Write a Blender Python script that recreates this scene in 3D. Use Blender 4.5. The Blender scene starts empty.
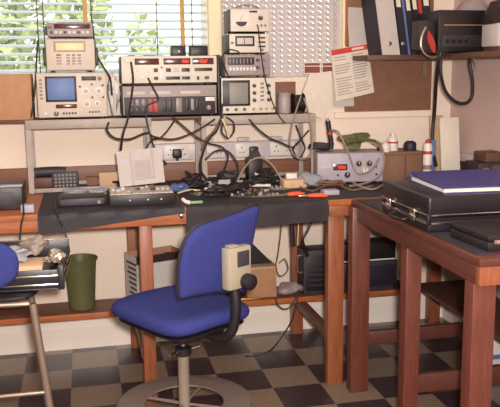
import bpy, bmesh, math, random
from mathutils import Vector, Matrix
from math import sin, cos, pi, radians, sqrt

random.seed(7)
sc = bpy.context.scene
COL = sc.collection

# ------------------------------------------------------------------ camera
YAW, PITCH, ROLL, FPX, EYE = 0.215, 0.1728, -0.0118, 753.4, 1.52
_f = Vector((sin(YAW)*cos(PITCH), cos(YAW)*cos(PITCH), -sin(PITCH)))
_r0 = Vector((cos(YAW), -sin(YAW), 0.0))
_u0 = _r0.cross(_f)
_r = cos(ROLL)*_r0 + sin(ROLL)*_u0
_u = cos(ROLL)*_u0 - sin(ROLL)*_r0
cam_d = bpy.data.cameras.new('camera')
cam = bpy.data.objects.new('camera', cam_d)
COL.objects.link(cam)
M = Matrix((( _r.x, _u.x, -_f.x), (_r.y, _u.y, -_f.y), (_r.z, _u.z, -_f.z))).to_4x4()
M.translation = Vector((0, 0, EYE))
cam.matrix_world = M
cam_d.sensor_fit = 'HORIZONTAL'
cam_d.sensor_width = 36.0
cam_d.lens = FPX*36.0/500.0
cam_d.clip_start = 0.05
sc.camera = cam

def at(x, y, X=None, Y=None, Z=None):
    """world point on a plane of the room seen at photo position x, y (used for measuring)"""
    d = _f + (x-250.0)/FPX*_r - (y-203.5)/FPX*_u
    t = X/d.x if X is not None else (Y/d.y if Y is not None else (Z-EYE)/d.z)
    return Vector((d.x*t, d.y*t, EYE+d.z*t))

# ------------------------------------------------------------------ world, lights, exposure
sc.view_settings.view_transform = 'Standard'
sc.view_settings.look = 'None'
sc.view_settings.gamma = 1.0
sc.view_settings.use_curve_mapping = False
sc.view_settings.exposure = 0.0
w = bpy.data.worlds.new('daylight'); sc.world = w
w.use_nodes = True
nt = w.node_tree
bg = nt.nodes['Background']
bg.inputs['Color'].default_value = (1.0, 0.93, 0.88, 1)
bg.inputs['Strength'].default_value = 2.4

def area(name, loc, target, size, energy, color):
    l = bpy.data.lights.new(name, 'AREA'); l.shape = 'DISK'; l.size = size; l.energy = energy; l.color = color
    o = bpy.data.objects.new(name, l); COL.objects.link(o); o.location = loc
    o.rotation_euler = (Vector(target)-Vector(loc)).to_track_quat('-Z', 'Y').to_euler()
    return o
area('camera_flash', (0.06, -0.02, 1.60), (0.7, 4.0, 1.1), 0.10, 128, (1.0, 0.90, 0.83))
area('ceiling_fill', (0.3, 1.3, 2.66), (0.3, 1.3, 0.0), 1.6, 22, (1.0, 0.90, 0.84))  # unseen area lamp under the ceiling, added as fill light for the room
sl = bpy.data.lights.new('sun', 'SUN'); sl.energy = 4.5; sl.angle = 0.02; sl.color = (1.0, 0.95, 0.86)
so = bpy.data.objects.new('sun', sl); COL.objects.link(so); so.rotation_euler = Vector((0.25, 0.7, -0.95)).to_track_quat('-Z', 'Y').to_euler()

# ------------------------------------------------------------------ materials
def lin(c):
    c = c/255.0
    return c/12.92 if c <= 0.04045 else ((c+0.055)/1.055)**2.4
def rgb(r, g, b): return (lin(r), lin(g), lin(b), 1)
def mat(name, c, rough=0.6, metal=0.0, var=0.12, scale=25.0, bump=0.0, bscale=None, stretch=None, spec=0.5, c2=None, emit=0.0, coat=0.0):
    m = bpy.data.materials.new(name); m.use_nodes = True
    t = m.node_tree; b = t.nodes['Principled BSDF']
    b.inputs['Roughness'].default_value = rough; b.inputs['Metallic'].default_value = metal
    b.inputs['Specular IOR Level'].default_value = spec
    b.inputs['Coat Weight'].default_value = coat
    tc = t.nodes.new('ShaderNodeTexCoord'); src = tc.outputs['Object']
    if stretch:
        mp = t.nodes.new('ShaderNodeMapping'); mp.inputs['Scale'].default_value = stretch
        t.links.new(src, mp.inputs['Vector']); src = mp.outputs['Vector']
    n = t.nodes.new('ShaderNodeTexNoise'); n.inputs['Scale'].default_value = scale; n.inputs['Detail'].default_value = 4
    t.links.new(src, n.inputs['Vector'])
    r = t.nodes.new('ShaderNodeValToRGB')
    r.color_ramp.elements[0].position = 0.3; r.color_ramp.elements[1].position = 0.7
    a = rgb(*c); k = 1-var
    lo = rgb(*c2) if c2 else (a[0]*k, a[1]*k, a[2]*k, 1)
    hi = a if c2 else (min(a[0]*(1+var), 1), min(a[1]*(1+var), 1), min(a[2]*(1+var), 1), 1)
    r.color_ramp.elements[0].color = lo; r.color_ramp.elements[1].color = hi
    t.links.new(n.outputs['Fac'], r.inputs['Fac']); t.links.new(r.outputs['Color'], b.inputs['Base Color'])
    if bump:
        n2 = t.nodes.new('ShaderNodeTexNoise'); n2.inputs['Scale'].default_value = bscale or scale*4
        t.links.new(src, n2.inputs['Vector'])
        bp = t.nodes.new('ShaderNodeBump'); bp.inputs['Strength'].default_value = bump; bp.inputs['Distance'].default_value = 0.004
        t.links.new(n2.outputs['Fac'], bp.inputs['Height']); t.links.new(bp.outputs['Normal'], b.inputs['Normal'])
    if emit:
        b.inputs['Emission Color'].default_value = a; b.inputs['Emission Strength'].default_value = emit
    return m
def glassy(name, tint, gloss=0.12, alpha=0.8):
    m = bpy.data.materials.new(name); m.use_nodes = True
    t = m.node_tree; t.nodes.clear()
    o = t.nodes.new('ShaderNodeOutputMaterial'); mx = t.nodes.new('ShaderNodeMixShader')
    tr = t.nodes.new('ShaderNodeBsdfTransparent'); gl = t.nodes.new('ShaderNodeBsdfPrincipled')
    tr.inputs['Color'].default_value = rgb(*tint)
    gl.inputs['Base Color'].default_value = rgb(*tint); gl.inputs['Roughness'].default_value = gloss
    mx.inputs['Fac'].default_value = 1-alpha
    t.links.new(tr.outputs[0], mx.inputs[1]); t.links.new(gl.outputs[0], mx.inputs[2]); t.links.new(mx.outputs[0], o.inputs[0])
    return m

MT = dict(
    wall=mat('cream_wall_paint', (236, 220, 204), 0.7, var=0.03, scale=3, bump=0.1, bscale=60),
    wallr=mat('pinkish_wall_paint', (206, 180, 172), 0.7, var=0.03, scale=3, bump=0.1, bscale=60),
    ceil=mat('ceiling_paint', (240, 232, 222), 0.8, var=0.02),
    white=mat('white_gloss_paint', (238, 228, 218), 0.3, var=0.03, scale=4),
    cream=mat('cream_gloss_paint', (240, 228, 190), 0.35, var=0.03, scale=4),
    trunk=mat('white_plastic_trunking', (196, 186, 190), 0.4, var=0.03),
    slat=mat('painted_blind_slats', (206, 226, 236), 0.4, var=0.03),
    slat2=mat('greyish_blind_slats', (204, 194, 196), 0.5, var=0.05, scale=40),
    tape=mat('mustard_ladder_tape', (190, 156, 98), 0.8, var=0.08),
    cord=mat('dark_blind_cord', (60, 52, 52), 0.8),
    orange=mat('varnished_orange_wood', (164, 94, 54), 0.42, var=0.2, scale=9, stretch=(1.0, 9, 9), bump=0.08),
    orangev=mat('varnished_orange_wood_upright', (138, 80, 52), 0.42, var=0.2, scale=9, stretch=(9, 9, 1), bump=0.08),
    redwood=mat('dark_red_varnished_wood', (84, 46, 38), 0.4, var=0.22, scale=9, stretch=(9, 1, 9), bump=0.08),
    redwoodv=mat('dark_red_varnished_upright', (98, 52, 42), 0.4, var=0.22, scale=9, stretch=(9, 9, 1), bump=0.08),
    shelfw=mat('lower_shelf_brown_wood', (120, 78, 58), 0.5, var=0.2, scale=8, stretch=(1, 9, 9)),
    brownwood=mat('dark_brown_wood', (96, 62, 48), 0.5, var=0.2, scale=8, stretch=(1, 9, 9)),
    pin=mat('brown_hardboard', (128, 90, 70), 0.75, var=0.08, scale=30, bump=0.1),
    matblack=mat('dark_bench_mat', (38, 33, 40), 0.65, var=0.12, scale=30, bump=0.15),
    matbrown=mat('dark_brown_bench_mat', (36, 29, 33), 0.7, var=0.15, scale=30, bump=0.15),
    rack=mat('grey_painted_steel', (160, 148, 140), 0.5, var=0.12, scale=14),
    beige=mat('beige_instrument_paint', (198, 186, 172), 0.5, var=0.03),
    creamp=mat('cream_instrument_panel', (208, 201, 188), 0.5, var=0.03),
    greyp=mat('mauve_grey_panel', (150, 138, 138), 0.5, var=0.05),
    darkcase=mat('dark_instrument_case', (46, 39, 43), 0.5, var=0.1),
    black=mat('black_plastic', (27, 22, 27), 0.45, var=0.12),
    blacksh=mat('black_leatherette', (28, 23, 29), 0.35, var=0.15, scale=60, bump=0.15),
    blackrub=mat('black_rubber_cable', (32, 26, 28), 0.55, var=0.1),
    greycab=mat('grey_cable', (136, 122, 112), 0.55, var=0.08),
    creamcab=mat('cream_cable', (206, 190, 150), 0.55, var=0.08),
    browncab=mat('brown_cable', (110, 82, 62), 0.55, var=0.08),
    bluescr=mat('blue_screen_glass', (82, 108, 158), 0.5, var=0.06, emit=0.12),
    greyscr=mat('grey_green_screen_glass', (128, 126, 118), 0.5, var=0.06),
    lcd=mat('amber_lcd', (226, 206, 150), 0.4, var=0.04),
    reddark=mat('dark_red_display_window', (84, 40, 42), 0.2, var=0.1),
    led=mat('red_led', (255, 74, 40), 0.4, var=0.0, emit=0.7),
    red=mat('red_plastic', (168, 56, 46), 0.45, var=0.06),
    orangep=mat('orange_red_grip', (224, 88, 52), 0.45, var=0.06),
    whitep=mat('white_plastic', (216, 209, 204), 0.4, var=0.03),
    knobg=mat('grey_knob', (128, 116, 116), 0.4, var=0.05),
    navy=mat('navy_binder_cloth', (32, 28, 42), 0.55, var=0.12, scale=40),
    blueb=mat('blue_binder_vinyl', (58, 56, 120), 0.45, var=0.08),
    bluel=mat('light_blue_card', (90, 112, 160), 0.5, var=0.08),
    paper=mat('cream_paper', (220, 211, 196), 0.75, var=0.04, scale=18),
    paperg=mat('greyish_paper', (192, 184, 180), 0.75, var=0.05, scale=18),
    maroon=mat('maroon_print', (128, 62, 62), 0.6, var=0.12, scale=120),
    ink=mat('grey_print', (164, 154, 158), 0.8, var=0.1, scale=300),
    redink=mat('red_print', (200, 66, 54), 0.7, var=0.12, scale=120),
    card=mat('brown_cardboard', (176, 132, 100), 0.8, var=0.08, scale=20),
    cardd=mat('tan_cardboard', (196, 164, 130), 0.8, var=0.08, scale=20),
    boxbr=mat('brown_box_board', (122, 90, 70), 0.7, var=0.1, scale=20),
    alu=mat('brushed_aluminium', (164, 156, 152), 0.55, 0.1, var=0.08, scale=30, stretch=(1, 1, 12)),
    chrome=mat('chrome', (214, 206, 198), 0.18, 1.0, var=0.04),
    steel=mat('dull_steel_tube', (150, 134, 120), 0.35, 0.6, var=0.08),
    olive=mat('olive_green_plastic', (92, 92, 58), 0.5, var=0.06),
    blue=mat('blue_upholstery', (50, 56, 118), 0.85, var=0.1, scale=90, bump=0.35, bscale=500, spec=0.2),
    chairgrey=mat('grey_brown_plastic', (112, 98, 92), 0.5, var=0.06),
    chairbase=mat('dull_beige_post', (132, 118, 106), 0.5, var=0.08),
    boxbeige=mat('pale_beige_plastic', (156, 146, 128), 0.5, var=0.04),
    pcb=mat('circuit_board', (120, 124, 92), 0.5, var=0.35, scale=160),
    pcbsil=mat('tinned_circuit', (182, 172, 160), 0.4, 0.3, var=0.3, scale=160),
    darkgrey=mat('dark_grey_crackle_paint', (54, 48, 56), 0.55, var=0.12, scale=60),
    news=mat('printed_white_carton', (196, 190, 188), 0.7, var=0.06, scale=40),
    liner=mat('black_bin_liner', (52, 40, 40), 0.35, var=0.2, scale=20, bump=0.3, bscale=40),
    leaf=mat('leaf_green', (160, 172, 118), 0.6, var=0.35, scale=2.0),
    bark=mat('bark', (110, 92, 74), 0.8, var=0.2),
    lawn=mat('lawn', (150, 170, 104), 0.9, var=0.15, scale=5),
    lilac=mat('lilac_grey_plastic', (160, 153, 166), 0.5, var=0.06),
    green=mat('green_clip', (120, 160, 120), 0.5),
    brass=mat('yellow_brass', (206, 168, 84), 0.35, 0.6, var=0.06),
    brown=mat('brown_plastic', (92, 62, 52), 0.5, var=0.1),
    pane=glassy('window_glass', (250, 252, 250), 0.05, 0.93),
    poly=glassy('clear_polythene', (214, 214, 224), 0.2, 0.62),
)

# floor tiles: checkerboard of lino squares
def floor_mat():
    m = bpy.data.materials.new('chequered_lino'); m.use_nodes = True
    t = m.node_tree; b = t.nodes['Principled BSDF']; b.inputs['Roughness'].default_value = 0.3
    tc = t.nodes.new('ShaderNodeTexCoord'); mp = t.nodes.new('ShaderNodeMapping'); mp.vector_type = 'POINT'
    s = 0.2403
    mp.inputs['Location'].default_value = (0.1228/s + 20, -3.8439/s + 41, 0.25)
    mp.inputs['Scale'].default_value = (1/s, 1/s, 0)
    t.links.new(tc.outputs['Object'], mp.inputs['Vector'])
    ck = t.nodes.new('ShaderNodeTexChecker'); ck.inputs['Scale'].default_value = 1.0
    t.links.new(mp.outputs['Vector'], ck.inputs['Vector'])
    ck.inputs['Color1'].default_value = rgb(134, 116, 100); ck.inputs['Color2'].default_value = rgb(62, 48, 54)
    n = t.nodes.new('ShaderNodeTexNoise'); n.inputs['Scale'].default_value = 30; n.inputs['Detail'].default_value = 5
    t.links.new(tc.outputs['Object'], n.inputs['Vector'])
    mx = t.nodes.new('ShaderNodeMix'); mx.data_type = 'RGBA'; mx.blend_type = 'MULTIPLY'; mx.inputs[0].default_value = 0.45
    t.links.new(ck.outputs['Color'], mx.inputs[6])
    rr = t.nodes.new('ShaderNodeValToRGB'); rr.color_ramp.elements[0].position = 0.3; rr.color_ramp.elements[1].position = 0.7
    rr.color_ramp.elements[0].color = (0.55, 0.55, 0.55, 1)
    t.links.new(n.outputs['Fac'], rr.inputs['Fac']); t.links.new(rr.outputs['Color'], mx.inputs[7])
    t.links.new(mx.outputs[2], b.inputs['Base Color'])
    return m
MT['floor'] = floor_mat()

# ------------------------------------------------------------------ mesh helpers
class MB:
    def __init__(s): s.bm = bmesh.new()
    def box(s, lo, hi, bev=0.0, seg=2, rot=None, piv=None):
        r = bmesh.ops.create_cube(s.bm, size=1.0); vs = r['verts']
        for v in vs:
            v.co = Vector([(lo[i]+hi[i])/2 + v.co[i]*(hi[i]-lo[i]) for i in range(3)])
        if bev > 0:
            es = list({e for v in vs for e in v.link_edges})
            q = bmesh.ops.bevel(s.bm, geom=es, offset=bev, segments=seg, affect='EDGES', profile=0.5)
            vs = [v for v in q['verts']]
        if rot:
            p = Vector(piv or [(lo[i]+hi[i])/2 for i in range(3)])
            bmesh.ops.rotate(s.bm, verts=vs, cent=p, matrix=rot)
        return s
    def hexa(s, p):     # eight corners: bottom ring then top ring
        v = [s.bm.verts.new(Vector(q)) for q in p]
        for f in ((3, 2, 1, 0), (4, 5, 6, 7), (0, 1, 5, 4), (1, 2, 6, 5), (2, 3, 7, 6), (3, 0, 4, 7)):
            s.bm.faces.new([v[i] for i in f])
        return s
    def cyl(s, p0, p1, r0, r1=None, n=20):
        r1 = r0 if r1 is None else r1
        p0 = Vector(p0); p1 = Vector(p1); d = (p1-p0).normalized()
        a = d.orthogonal().normalized(); b = d.cross(a)
        R = []
        for p, r in ((p0, r0), (p1, r1)):
            R.append([s.bm.verts.new(p + r*(cos(2*pi*i/n)*a + sin(2*pi*i/n)*b)) for i in range(n)])
        for i in range(n):
            s.bm.faces.new((R[0][i], R[0][(i+1) % n], R[1][(i+1) % n], R[1][i]))
        s.bm.faces.new(R[0][::-1]); s.bm.faces.new(R[1])
        return s
    def lathe(s, prof, c=(0, 0, 0), n=28, ax='Z', close=True):
        c = Vector(c); rings = []
        for r, h in prof:
            ring = []
            for i in range(n):
                a = 2*pi*i/n
                q = {'Z': (r*cos(a), r*sin(a), h), 'Y': (r*cos(a), h, -r*sin(a)), 'X': (h, r*cos(a), r*sin(a))}[ax]
                ring.append(s.bm.verts.new(c+Vector(q)))
            rings.append(ring)
        for k in range(len(rings)-1):
            for i in range(n):
                s.bm.faces.new((rings[k][i], rings[k][(i+1) % n], rings[k+1][(i+1) % n], rings[k+1][i]))
        if close:
            s.bm.faces.new(rings[0][::-1]); s.bm.faces.new(rings[-1])
        return s
    def tube(s, pts, r, n=8, smooth=6, closed=False):
        P = [Vector(p) for p in pts]
        if smooth and len(P) > 2:
            Q = []; L = len(P)
            rng = range(L) if closed else range(L-1)
            for i in rng:
                g = (lambda k: P[k % L]) if closed else (lambda k: P[max(0, min(L-1, k))])
                p0, p1, p2, p3 = g(i-1), g(i), g(i+1), g(i+2)
                for j in range(smooth):
                    t = j/smooth
                    Q.append(0.5*((2*p1)+(-p0+p2)*t+(2*p0-5*p1+4*p2-p3)*t*t+(-p0+3*p1-3*p2+p3)*t**3))
            if not closed: Q.append(P[-1])
            P = Q
        L = len(P); prev = None; rings = []
        for i in range(L):
            a = P[(i+1) % L] if (closed or i < L-1) else P[i]
            b = P[(i-1) % L] if (closed or i > 0) else P[i]
            d = (a-b)
            d = d.normalized() if d.length > 1e-9 else Vector((0, 0, 1))
            if prev is None: nx = d.orthogonal().normalized()
            else:
                nx = prev - d*prev.dot(d)
                nx = nx.normalized() if nx.length > 1e-6 else d.orthogonal().normalized()
            prev = nx; by = d.cross(nx)
            rings.append([s.bm.verts.new(P[i]+r*(cos(2*pi*k/n)*nx+sin(2*pi*k/n)*by)) for k in range(n)])
        for i in range(L if closed else L-1):
            A, B = rings[i], rings[(i+1) % L]
            for k in range(n):
                s.bm.faces.new((A[k], A[(k+1) % n], B[(k+1) % n], B[k]))
        if not closed:
            s.bm.faces.new(rings[0][::-1]); s.bm.faces.new(rings[-1])
        return s
    def prism(s, poly, lo, hi, ax='Y'):
        def P(a, b, h): return {'Y': (a, h, b), 'X': (h, a, b), 'Z': (a, b, h)}[ax]
        A = [s.bm.verts.new(P(a, b, lo)) for a, b in poly]; B = [s.bm.verts.new(P(a, b, hi)) for a, b in poly]
        n = len(poly)
        for i in range(n): s.bm.faces.new((A[i], A[(i+1) % n], B[(i+1) % n], B[i]))
        s.bm.faces.new(A[::-1]); s.bm.faces.new(B)
        return s
    def sheet(s, fn, nu, nv, th):   # a sheet with real thickness; fn(u, v) -> point
        G = [[Vector(fn(i/nu, j/nv)) for j in range(nv+1)] for i in range(nu+1)]
        T, B = [], []
        for i in range(nu+1):
            T.append([]); B.append([])
            for j in range(nv+1):
                du = G[min(i+1, nu)][j]-G[max(i-1, 0)][j]; dv = G[i][min(j+1, nv)]-G[i][max(j-1, 0)]
                nn = du.cross(dv); nn = nn.normalized() if nn.length > 1e-12 else Vector((0, 0, 1))
                T[i].append(s.bm.verts.new(G[i][j]+nn*th/2)); B[i].append(s.bm.verts.new(G[i][j]-nn*th/2))
        for i in range(nu):
            for j in range(nv):
                s.bm.faces.new((T[i][j], T[i+1][j], T[i+1][j+1], T[i][j+1]))
                s.bm.faces.new((B[i][j], B[i][j+1], B[i+1][j+1], B[i+1][j]))
        for i in range(nu):
            s.bm.faces.new((T[i][0], B[i][0], B[i+1][0], T[i+1][0])); s.bm.faces.new((T[i][nv], T[i+1][nv], B[i+1][nv], B[i][nv]))
        for j in range(nv):
            s.bm.faces.new((T[0][j], T[0][j+1], B[0][j+1], B[0][j])); s.bm.faces.new((T[nu][j], B[nu][j], B[nu][j+1], T[nu][j+1]))
        return s
    def pad(s, w, h, t, fn, e=3.2, taper=0.0, n=48, rings=9, poly=None):   # upholstered pad: superellipse outline, fn maps (u, v, d) -> point
        if poly:
            pc = (sum(p[0] for p in poly)/len(poly), sum(p[1] for p in poly)/len(poly)); L = len(poly); pts = []; kk = max(1, n//L); n = kk*L
            for i in range(L):
                q = [Vector(poly[(i+o)%L]) for o in (-1, 0, 1, 2)]
                for j in range(kk):
                    a = j/kk; pts.append(0.5*((2*q[1])+(q[2]-q[0])*a+(2*q[0]-5*q[1]+4*q[2]-q[3])*a*a+(3*q[1]-q[0]-3*q[2]+q[3])*a**3))
        def out(a, k):
            if poly:
                q = pts[int(round(a/(2*pi)*n)) % n]
                return pc[0]+(q.x-pc[0])*k, pc[1]+(q.y-pc[1])*k
            c_, s_ = cos(a), sin(a)
            u = w/2*math.copysign(abs(c_)**(2/e), c_)*k; v = h/2*math.copysign(abs(s_)**(2/e), s_)*k
            return u*(1+taper*v/(h/2)), v
        prof = []
        for i in range(rings): prof.append((i/(rings-1)*0.9, 1.0 - 0.18*(i/(rings-1))**2))
        prof += [(0.96, 0.66), (0.99, 0.35), (1.0, 0.0), (0.99, -0.35), (0.96, -0.66)]
        for i in range(rings-1, -1, -1): prof.append((i/(rings-1)*0.9, -1.0 + 0.18*(i/(rings-1))**2))
        R = []
        for k, d in prof:
            if k == 0: R.append([s.bm.verts.new(Vector(fn(*out(0, 0), d*t/2)))]*n)
            else: R.append([s.bm.verts.new(Vector(fn(*out(2*pi*i/n, k), d*t/2))) for i in range(n)])
        for a in range(len(R)-1):
            for i in range(n):
                f = [R[a][i], R[a][(i+1) % n], R[a+1][(i+1) % n], R[a+1][i]]
                g = []
                for v in f:
                    if v not in g: g.append(v)
                s.bm.faces.new(g)
        return s

def fin(name, mb, m, parent=None, smooth=True):
    bm = mb.bm
    bmesh.ops.recalc_face_normals(bm, faces=bm.faces)
    me = bpy.data.meshes.new(name); bm.to_mesh(me); bm.free()
    if smooth:
        me.polygons.foreach_set('use_smooth', [True]*len(me.polygons))
        me.set_sharp_from_angle(angle=radians(38))
    me.materials.append(m if not isinstance(m, str) else MT[m])
    o = bpy.data.objects.new(name, me); COL.objects.link(o)
    if parent: o.parent = parent
    return o
def tag(o, label, cat, group=None):
    o['label'] = label; o['category'] = cat
    if group: o['group'] = group
    return o
def thing(name, label, cat, loc=(0, 0, 0), rz=0.0, group=None):
    o = bpy.data.objects.new(name, None); COL.objects.link(o); o.empty_display_size = 0.05
    o.location = loc; o.rotation_euler = (0, 0, rz)
    return tag(o, label, cat, group)
def single(name, mb, m, label, cat, loc=(0, 0, 0), rz=0.0, group=None):
    o = fin(name, mb, m); o.location = loc; o.rotation_euler = (0, 0, rz)
    return tag(o, label, cat, group)
def struct(name, mb, m, parent=None):
    o = fin(name, mb, m, parent, smooth=False)
    if not parent: o['kind'] = 'structure'
    return o
def plab(o, l): o['label'] = l; return o

WY = 4.165           # back wall face
RX = 2.14            # right wall face
# ------------------------------------------------------------------ room shell
struct('floor', MB().box((-2.6, -0.6, -0.05), (RX+0.1, WY+0.3, 0)), 'floor')
struct('ceiling', MB().box((-2.6, -0.6, 2.7), (RX+0.1, WY+0.3, 2.8)), 'ceil')
W1 = (-2.1, 0.70, 1.512, 2.5); W2 = (0.752, 1.462, 1.487, 2.5); TH = 0.2
b = MB()
b.box((-2.6, WY, 0), (RX+0.1, WY+TH, W2[2]))
b.box((-2.6, WY, W2[2]), (W1[1], WY+TH, W1[2]))
b.box((-2.6, WY, W1[2]), (W1[0], WY+TH, 2.7)); b.box((W2[1], WY, W2[2]), (RX+0.1, WY+TH, 2.7))
b.box((W1[0], WY, 2.5), (W2[1], WY+TH, 2.7)); b.box((W1[1], WY, W2[2]), (W2[0], WY+TH, 2.5))
struct('wall_back', b, 'wall')
struct('wall_right', MB().box((RX, -0.6, 0), (RX+0.1, WY, 2.7)), 'wallr')
struct('wall_left', MB().box((-2.7, -0.6, 0), (-2.6, WY+0.2, 2.7)), 'wall')
struct('wall_front', MB().box((-2.6, -0.7, 0), (RX+0.1, -0.6, 2.7)), 'wall')
struct('baseboard_back', MB().box((-2.6, WY-0.018, 0), (RX, WY, 0.125)).box((-2.6, WY-0.012, 0.125), (RX, WY, 0.165)), 'white')
struct('baseboard_right', MB().box((RX-0.018, -0.6, 0), (RX, WY-0.018, 0.125)).box((RX-0.012, -0.6, 0.125), (RX, WY-0.018, 0.165)), 'white')
struct('trim_1', MB().box((W1[1]-0.012, WY-0.022, W2[2]), (W2[0]+0.004, WY-0.0005, 2.5), 0.003), 'cream')       # cream pier casing between windows
struct('trim_2', MB().box((W2[1]-0.006, WY-0.016, W2[2]-0.01), (W2[1]+0.012, WY-0.0005, 2.5), 0.002), 'cream')
struct('trim_3', MB().box((1.41, WY-0.02, 1.25), (2.02, WY-0.0005, 1.285), 0.004), 'wall')                  # rail under the board
struct('trim_4', MB().box((RX-0.045, 3.2, 1.005), (RX-0.0005, WY-0.02, 1.05), 0.004), 'trunk')               # conduit on right wall
for k, (a, m) in enumerate(((W1, 'white'), (W2, 'white')), 1):
    x0, x1, z0, z1 = a; f = MB(); y0, y1 = WY+0.10, WY+0.15
    f.box((x0, y0, z0), (x1, y1, z0+0.03)); f.box((x0, y0, z1-0.04), (x1, y1, z1))
    f.box((x0, y0, z0+0.03), (x0+0.03, y1, z1-0.04)); f.box((x1-0.03, y0, z0+0.03), (x1, y1, z1-0.04))
    if k == 1: f.box((-0.75, y0, z0+0.03), (-0.71, y1, z1-0.04))
    wo = struct('window_%d' % k, f, m)
    p = fin('glass_pane', MB().box((x0+0.03, y0+0.02, z0+0.03), (x1-0.03, y0+0.026, z1-0.04)), 'pane', wo)
# outside: lawn and shrubs under a bright sky
struct('ground', MB().box((-8, WY+TH+0.02, -0.15), (8, 16, -0.05)), 'lawn')
def shrub(x, y, zc, rx, rz, n, label):
    t = thing('garden_shrub', label, 'shrub', (x, y, -0.05), 0, 'shrubs outside the window')
    fo = MB()
    for i in range(n):
        a = random.uniform(0, 2*pi); c = random.uniform(-1, 1); q = random.random()**0.4
        p = Vector((rx*q*sqrt(1-c*c)*cos(a), rx*0.8*q*sqrt(1-c*c)*sin(a), zc+rz*q*c))
        s_ = random.uniform(0.03, 0.075)
        d1 = Vector((random.gauss(0, 1), random.gauss(0, 1), random.gauss(0, 1))).normalized(); d2 = d1.orthogonal().normalized()
        fo.bm.faces.new([fo.bm.verts.new(p+v) for v in (d1*s_*1.5, d2*s_*0.7, -d1*s_*1.5, -d2*s_*0.7)])
    me = fin('foliage', fo, 'leaf', t, smooth=False)
    tr = MB().cyl((0, 0, 0), (0.03, 0, zc), 0.07, 0.03)
    for k in range(6):
        a = k*1.05; tr.cyl((0.02, 0, zc*0.6), (0.7*rx*cos(a), 0.5*rx*sin(a), zc+0.4*rz*(1 if k % 2 else 0.2)), 0.025, 0.008, 8)
    fin('trunk', tr, 'bark', t)
shrub(-0.72, 7.6, 1.95, 0.50, 0.85, 750, 'pale green shrub seen through the blind at far left')
shrub(0.02, 8.4, 2.05, 0.36, 0.85, 520, 'pale green shrub outside above the blue screen instrument')
shrub(0.66, 7.9, 1.75, 0.24, 0.42, 130, 'sparse low green shrub outside left of the wide cream instrument')

# blinds
def blind(label, x0, x1, z0, z1, y, pitch, width, tilt, m, cords, tapes, wave=0.0, cm='cord'):
    t = thing('venetian_blind', label, 'blind', ((x0+x1)/2, y, z0), 0, None)
    s = MB(); cx = (x0+x1)/2; n = int((z1-z0-0.04)/pitch); hw = (x1-x0)/2
    for i in range(n):
        z = pitch*(i+0.5)
        if wave:
            s.sheet(lambda u, v: (-hw+2*hw*u, (v-0.5)*width*cos(tilt)+wave*0.25*sin(2*pi*(2*hw*u)/0.045), z+(v-0.5)*width*sin(tilt)+wave*(abs(sin(pi*(2*hw*u)/0.045))-0.5)), 128, 2, 0.0012)
        else:
            s.sheet(lambda u, v: (-hw+2*hw*u, (v-0.5)*width*cos(tilt), z+(v-0.5)*width*sin(tilt)+0.003*(1-(2*v-1)**2)), 1, 4, 0.0012)
    fin('slats', s, m, t)
    fin('bottom_rail', MB().box((-hw, -0.02, 0.0), (hw, 0.02, 0.012), 0.003), m, t)
    fin('head_rail', MB().box((-hw, -0.025, z1-z0-0.04), (hw, 0.025, z1-z0), 0.003), m, t)
    for c in cords: fin('lift_cord', MB().cyl((c-cx, -width/2-0.004, 0.005), (c-cx, -width/2-0.004, z1-z0-0.02), 0.0026, n=8), cm, t)
    for c in tapes: fin('ladder_tape', MB().box((c-cx-0.012, -width/2-0.003, 0.005), (c-cx+0.012, -width/2-0.001, z1-z0-0.03)), 'tape', t)
    return t
blind('open white venetian blind with mustard tapes on the wide left window', W1[0]+0.01, W1[1]-0.012, W1[2]+0.005, 2.49, WY+0.055, 0.0435, 0.05, radians(20), 'slat',
      [at(x, 30, Y=WY+0.03).x for x in (38, 44, 92, 157, 192)], [at(85, 10, Y=WY+0.03).x, at(182, 10, Y=WY+0.03).x])
blind('closed off-white blind with scalloped slats on the right hand window', W2[0]+0.006, W2[1]-0.008, W2[2]+0.004, 2.49, WY+0.03, 0.030, 0.036, radians(52), 'slat2',
      [W2[0]+0.006+0.045*(k+0.5) for k in range(15)], [], wave=0.013, cm='paperg')

# ------------------------------------------------------------------ benches
t = thing('workbench', 'long orange varnished wooden workbench along the back wall', 'workbench', (0.5, 3.7, 0))
def P(x, y, z): return (x-0.5, y-3.7, z)
fin('tabletop', MB().box(P(-1.05, 3.285, 0.902), P(RX-0.005, WY-0.005, 0.93), 0.004), 'orange', t)
fin('apron', MB().box(P(-1.05, 3.30, 0.852), P(1.095, 3.325, 0.902), 0.002), 'orange', t)
fin('corner_block', MB().box(P(1.095, 3.288, 0.852), P(1.195, 3.36, 0.9018), 0.002), 'orangev', t)
fin('upstand', MB().box(P(RX-0.03, 3.285, 0.9345), P(RX-0.005, WY-0.027, 1.0), 0.003), 'brownwood', t)
fin('upstand', MB().box(P(-1.05, WY-0.026, 0.9305), P(RX-0.005, WY-0.005, 1.03), 0.003), 'shelfw', t)
for x0, x1, y0, y1 in ((0.218, 0.276, 3.328, 3.39), (1.105, 1.185, 3.328, 3.385), (0.20, 0.26, 4.07, 4.135), (1.135, 1.20, 4.07, 4.135), (-1.0, -0.93, 3.328, 3.39), (-1.0, -0.93, 4.07, 4.135), (2.0, 2.07, 4.07, 4.135)):
    fin('leg', MB().box(P(x0, y0, 0), P(x1, y1, 0.9018), 0.004), 'orangev', t)
for x0, x1 in ((0.212, 0.25), (1.125, 1.165), (-0.99, -0.94)):
    fin('side_rail', MB().box(P(x0, 3.392, 0.20), P(x1, 4.068, 0.2545), 0.003), 'brownwood', t)
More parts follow.
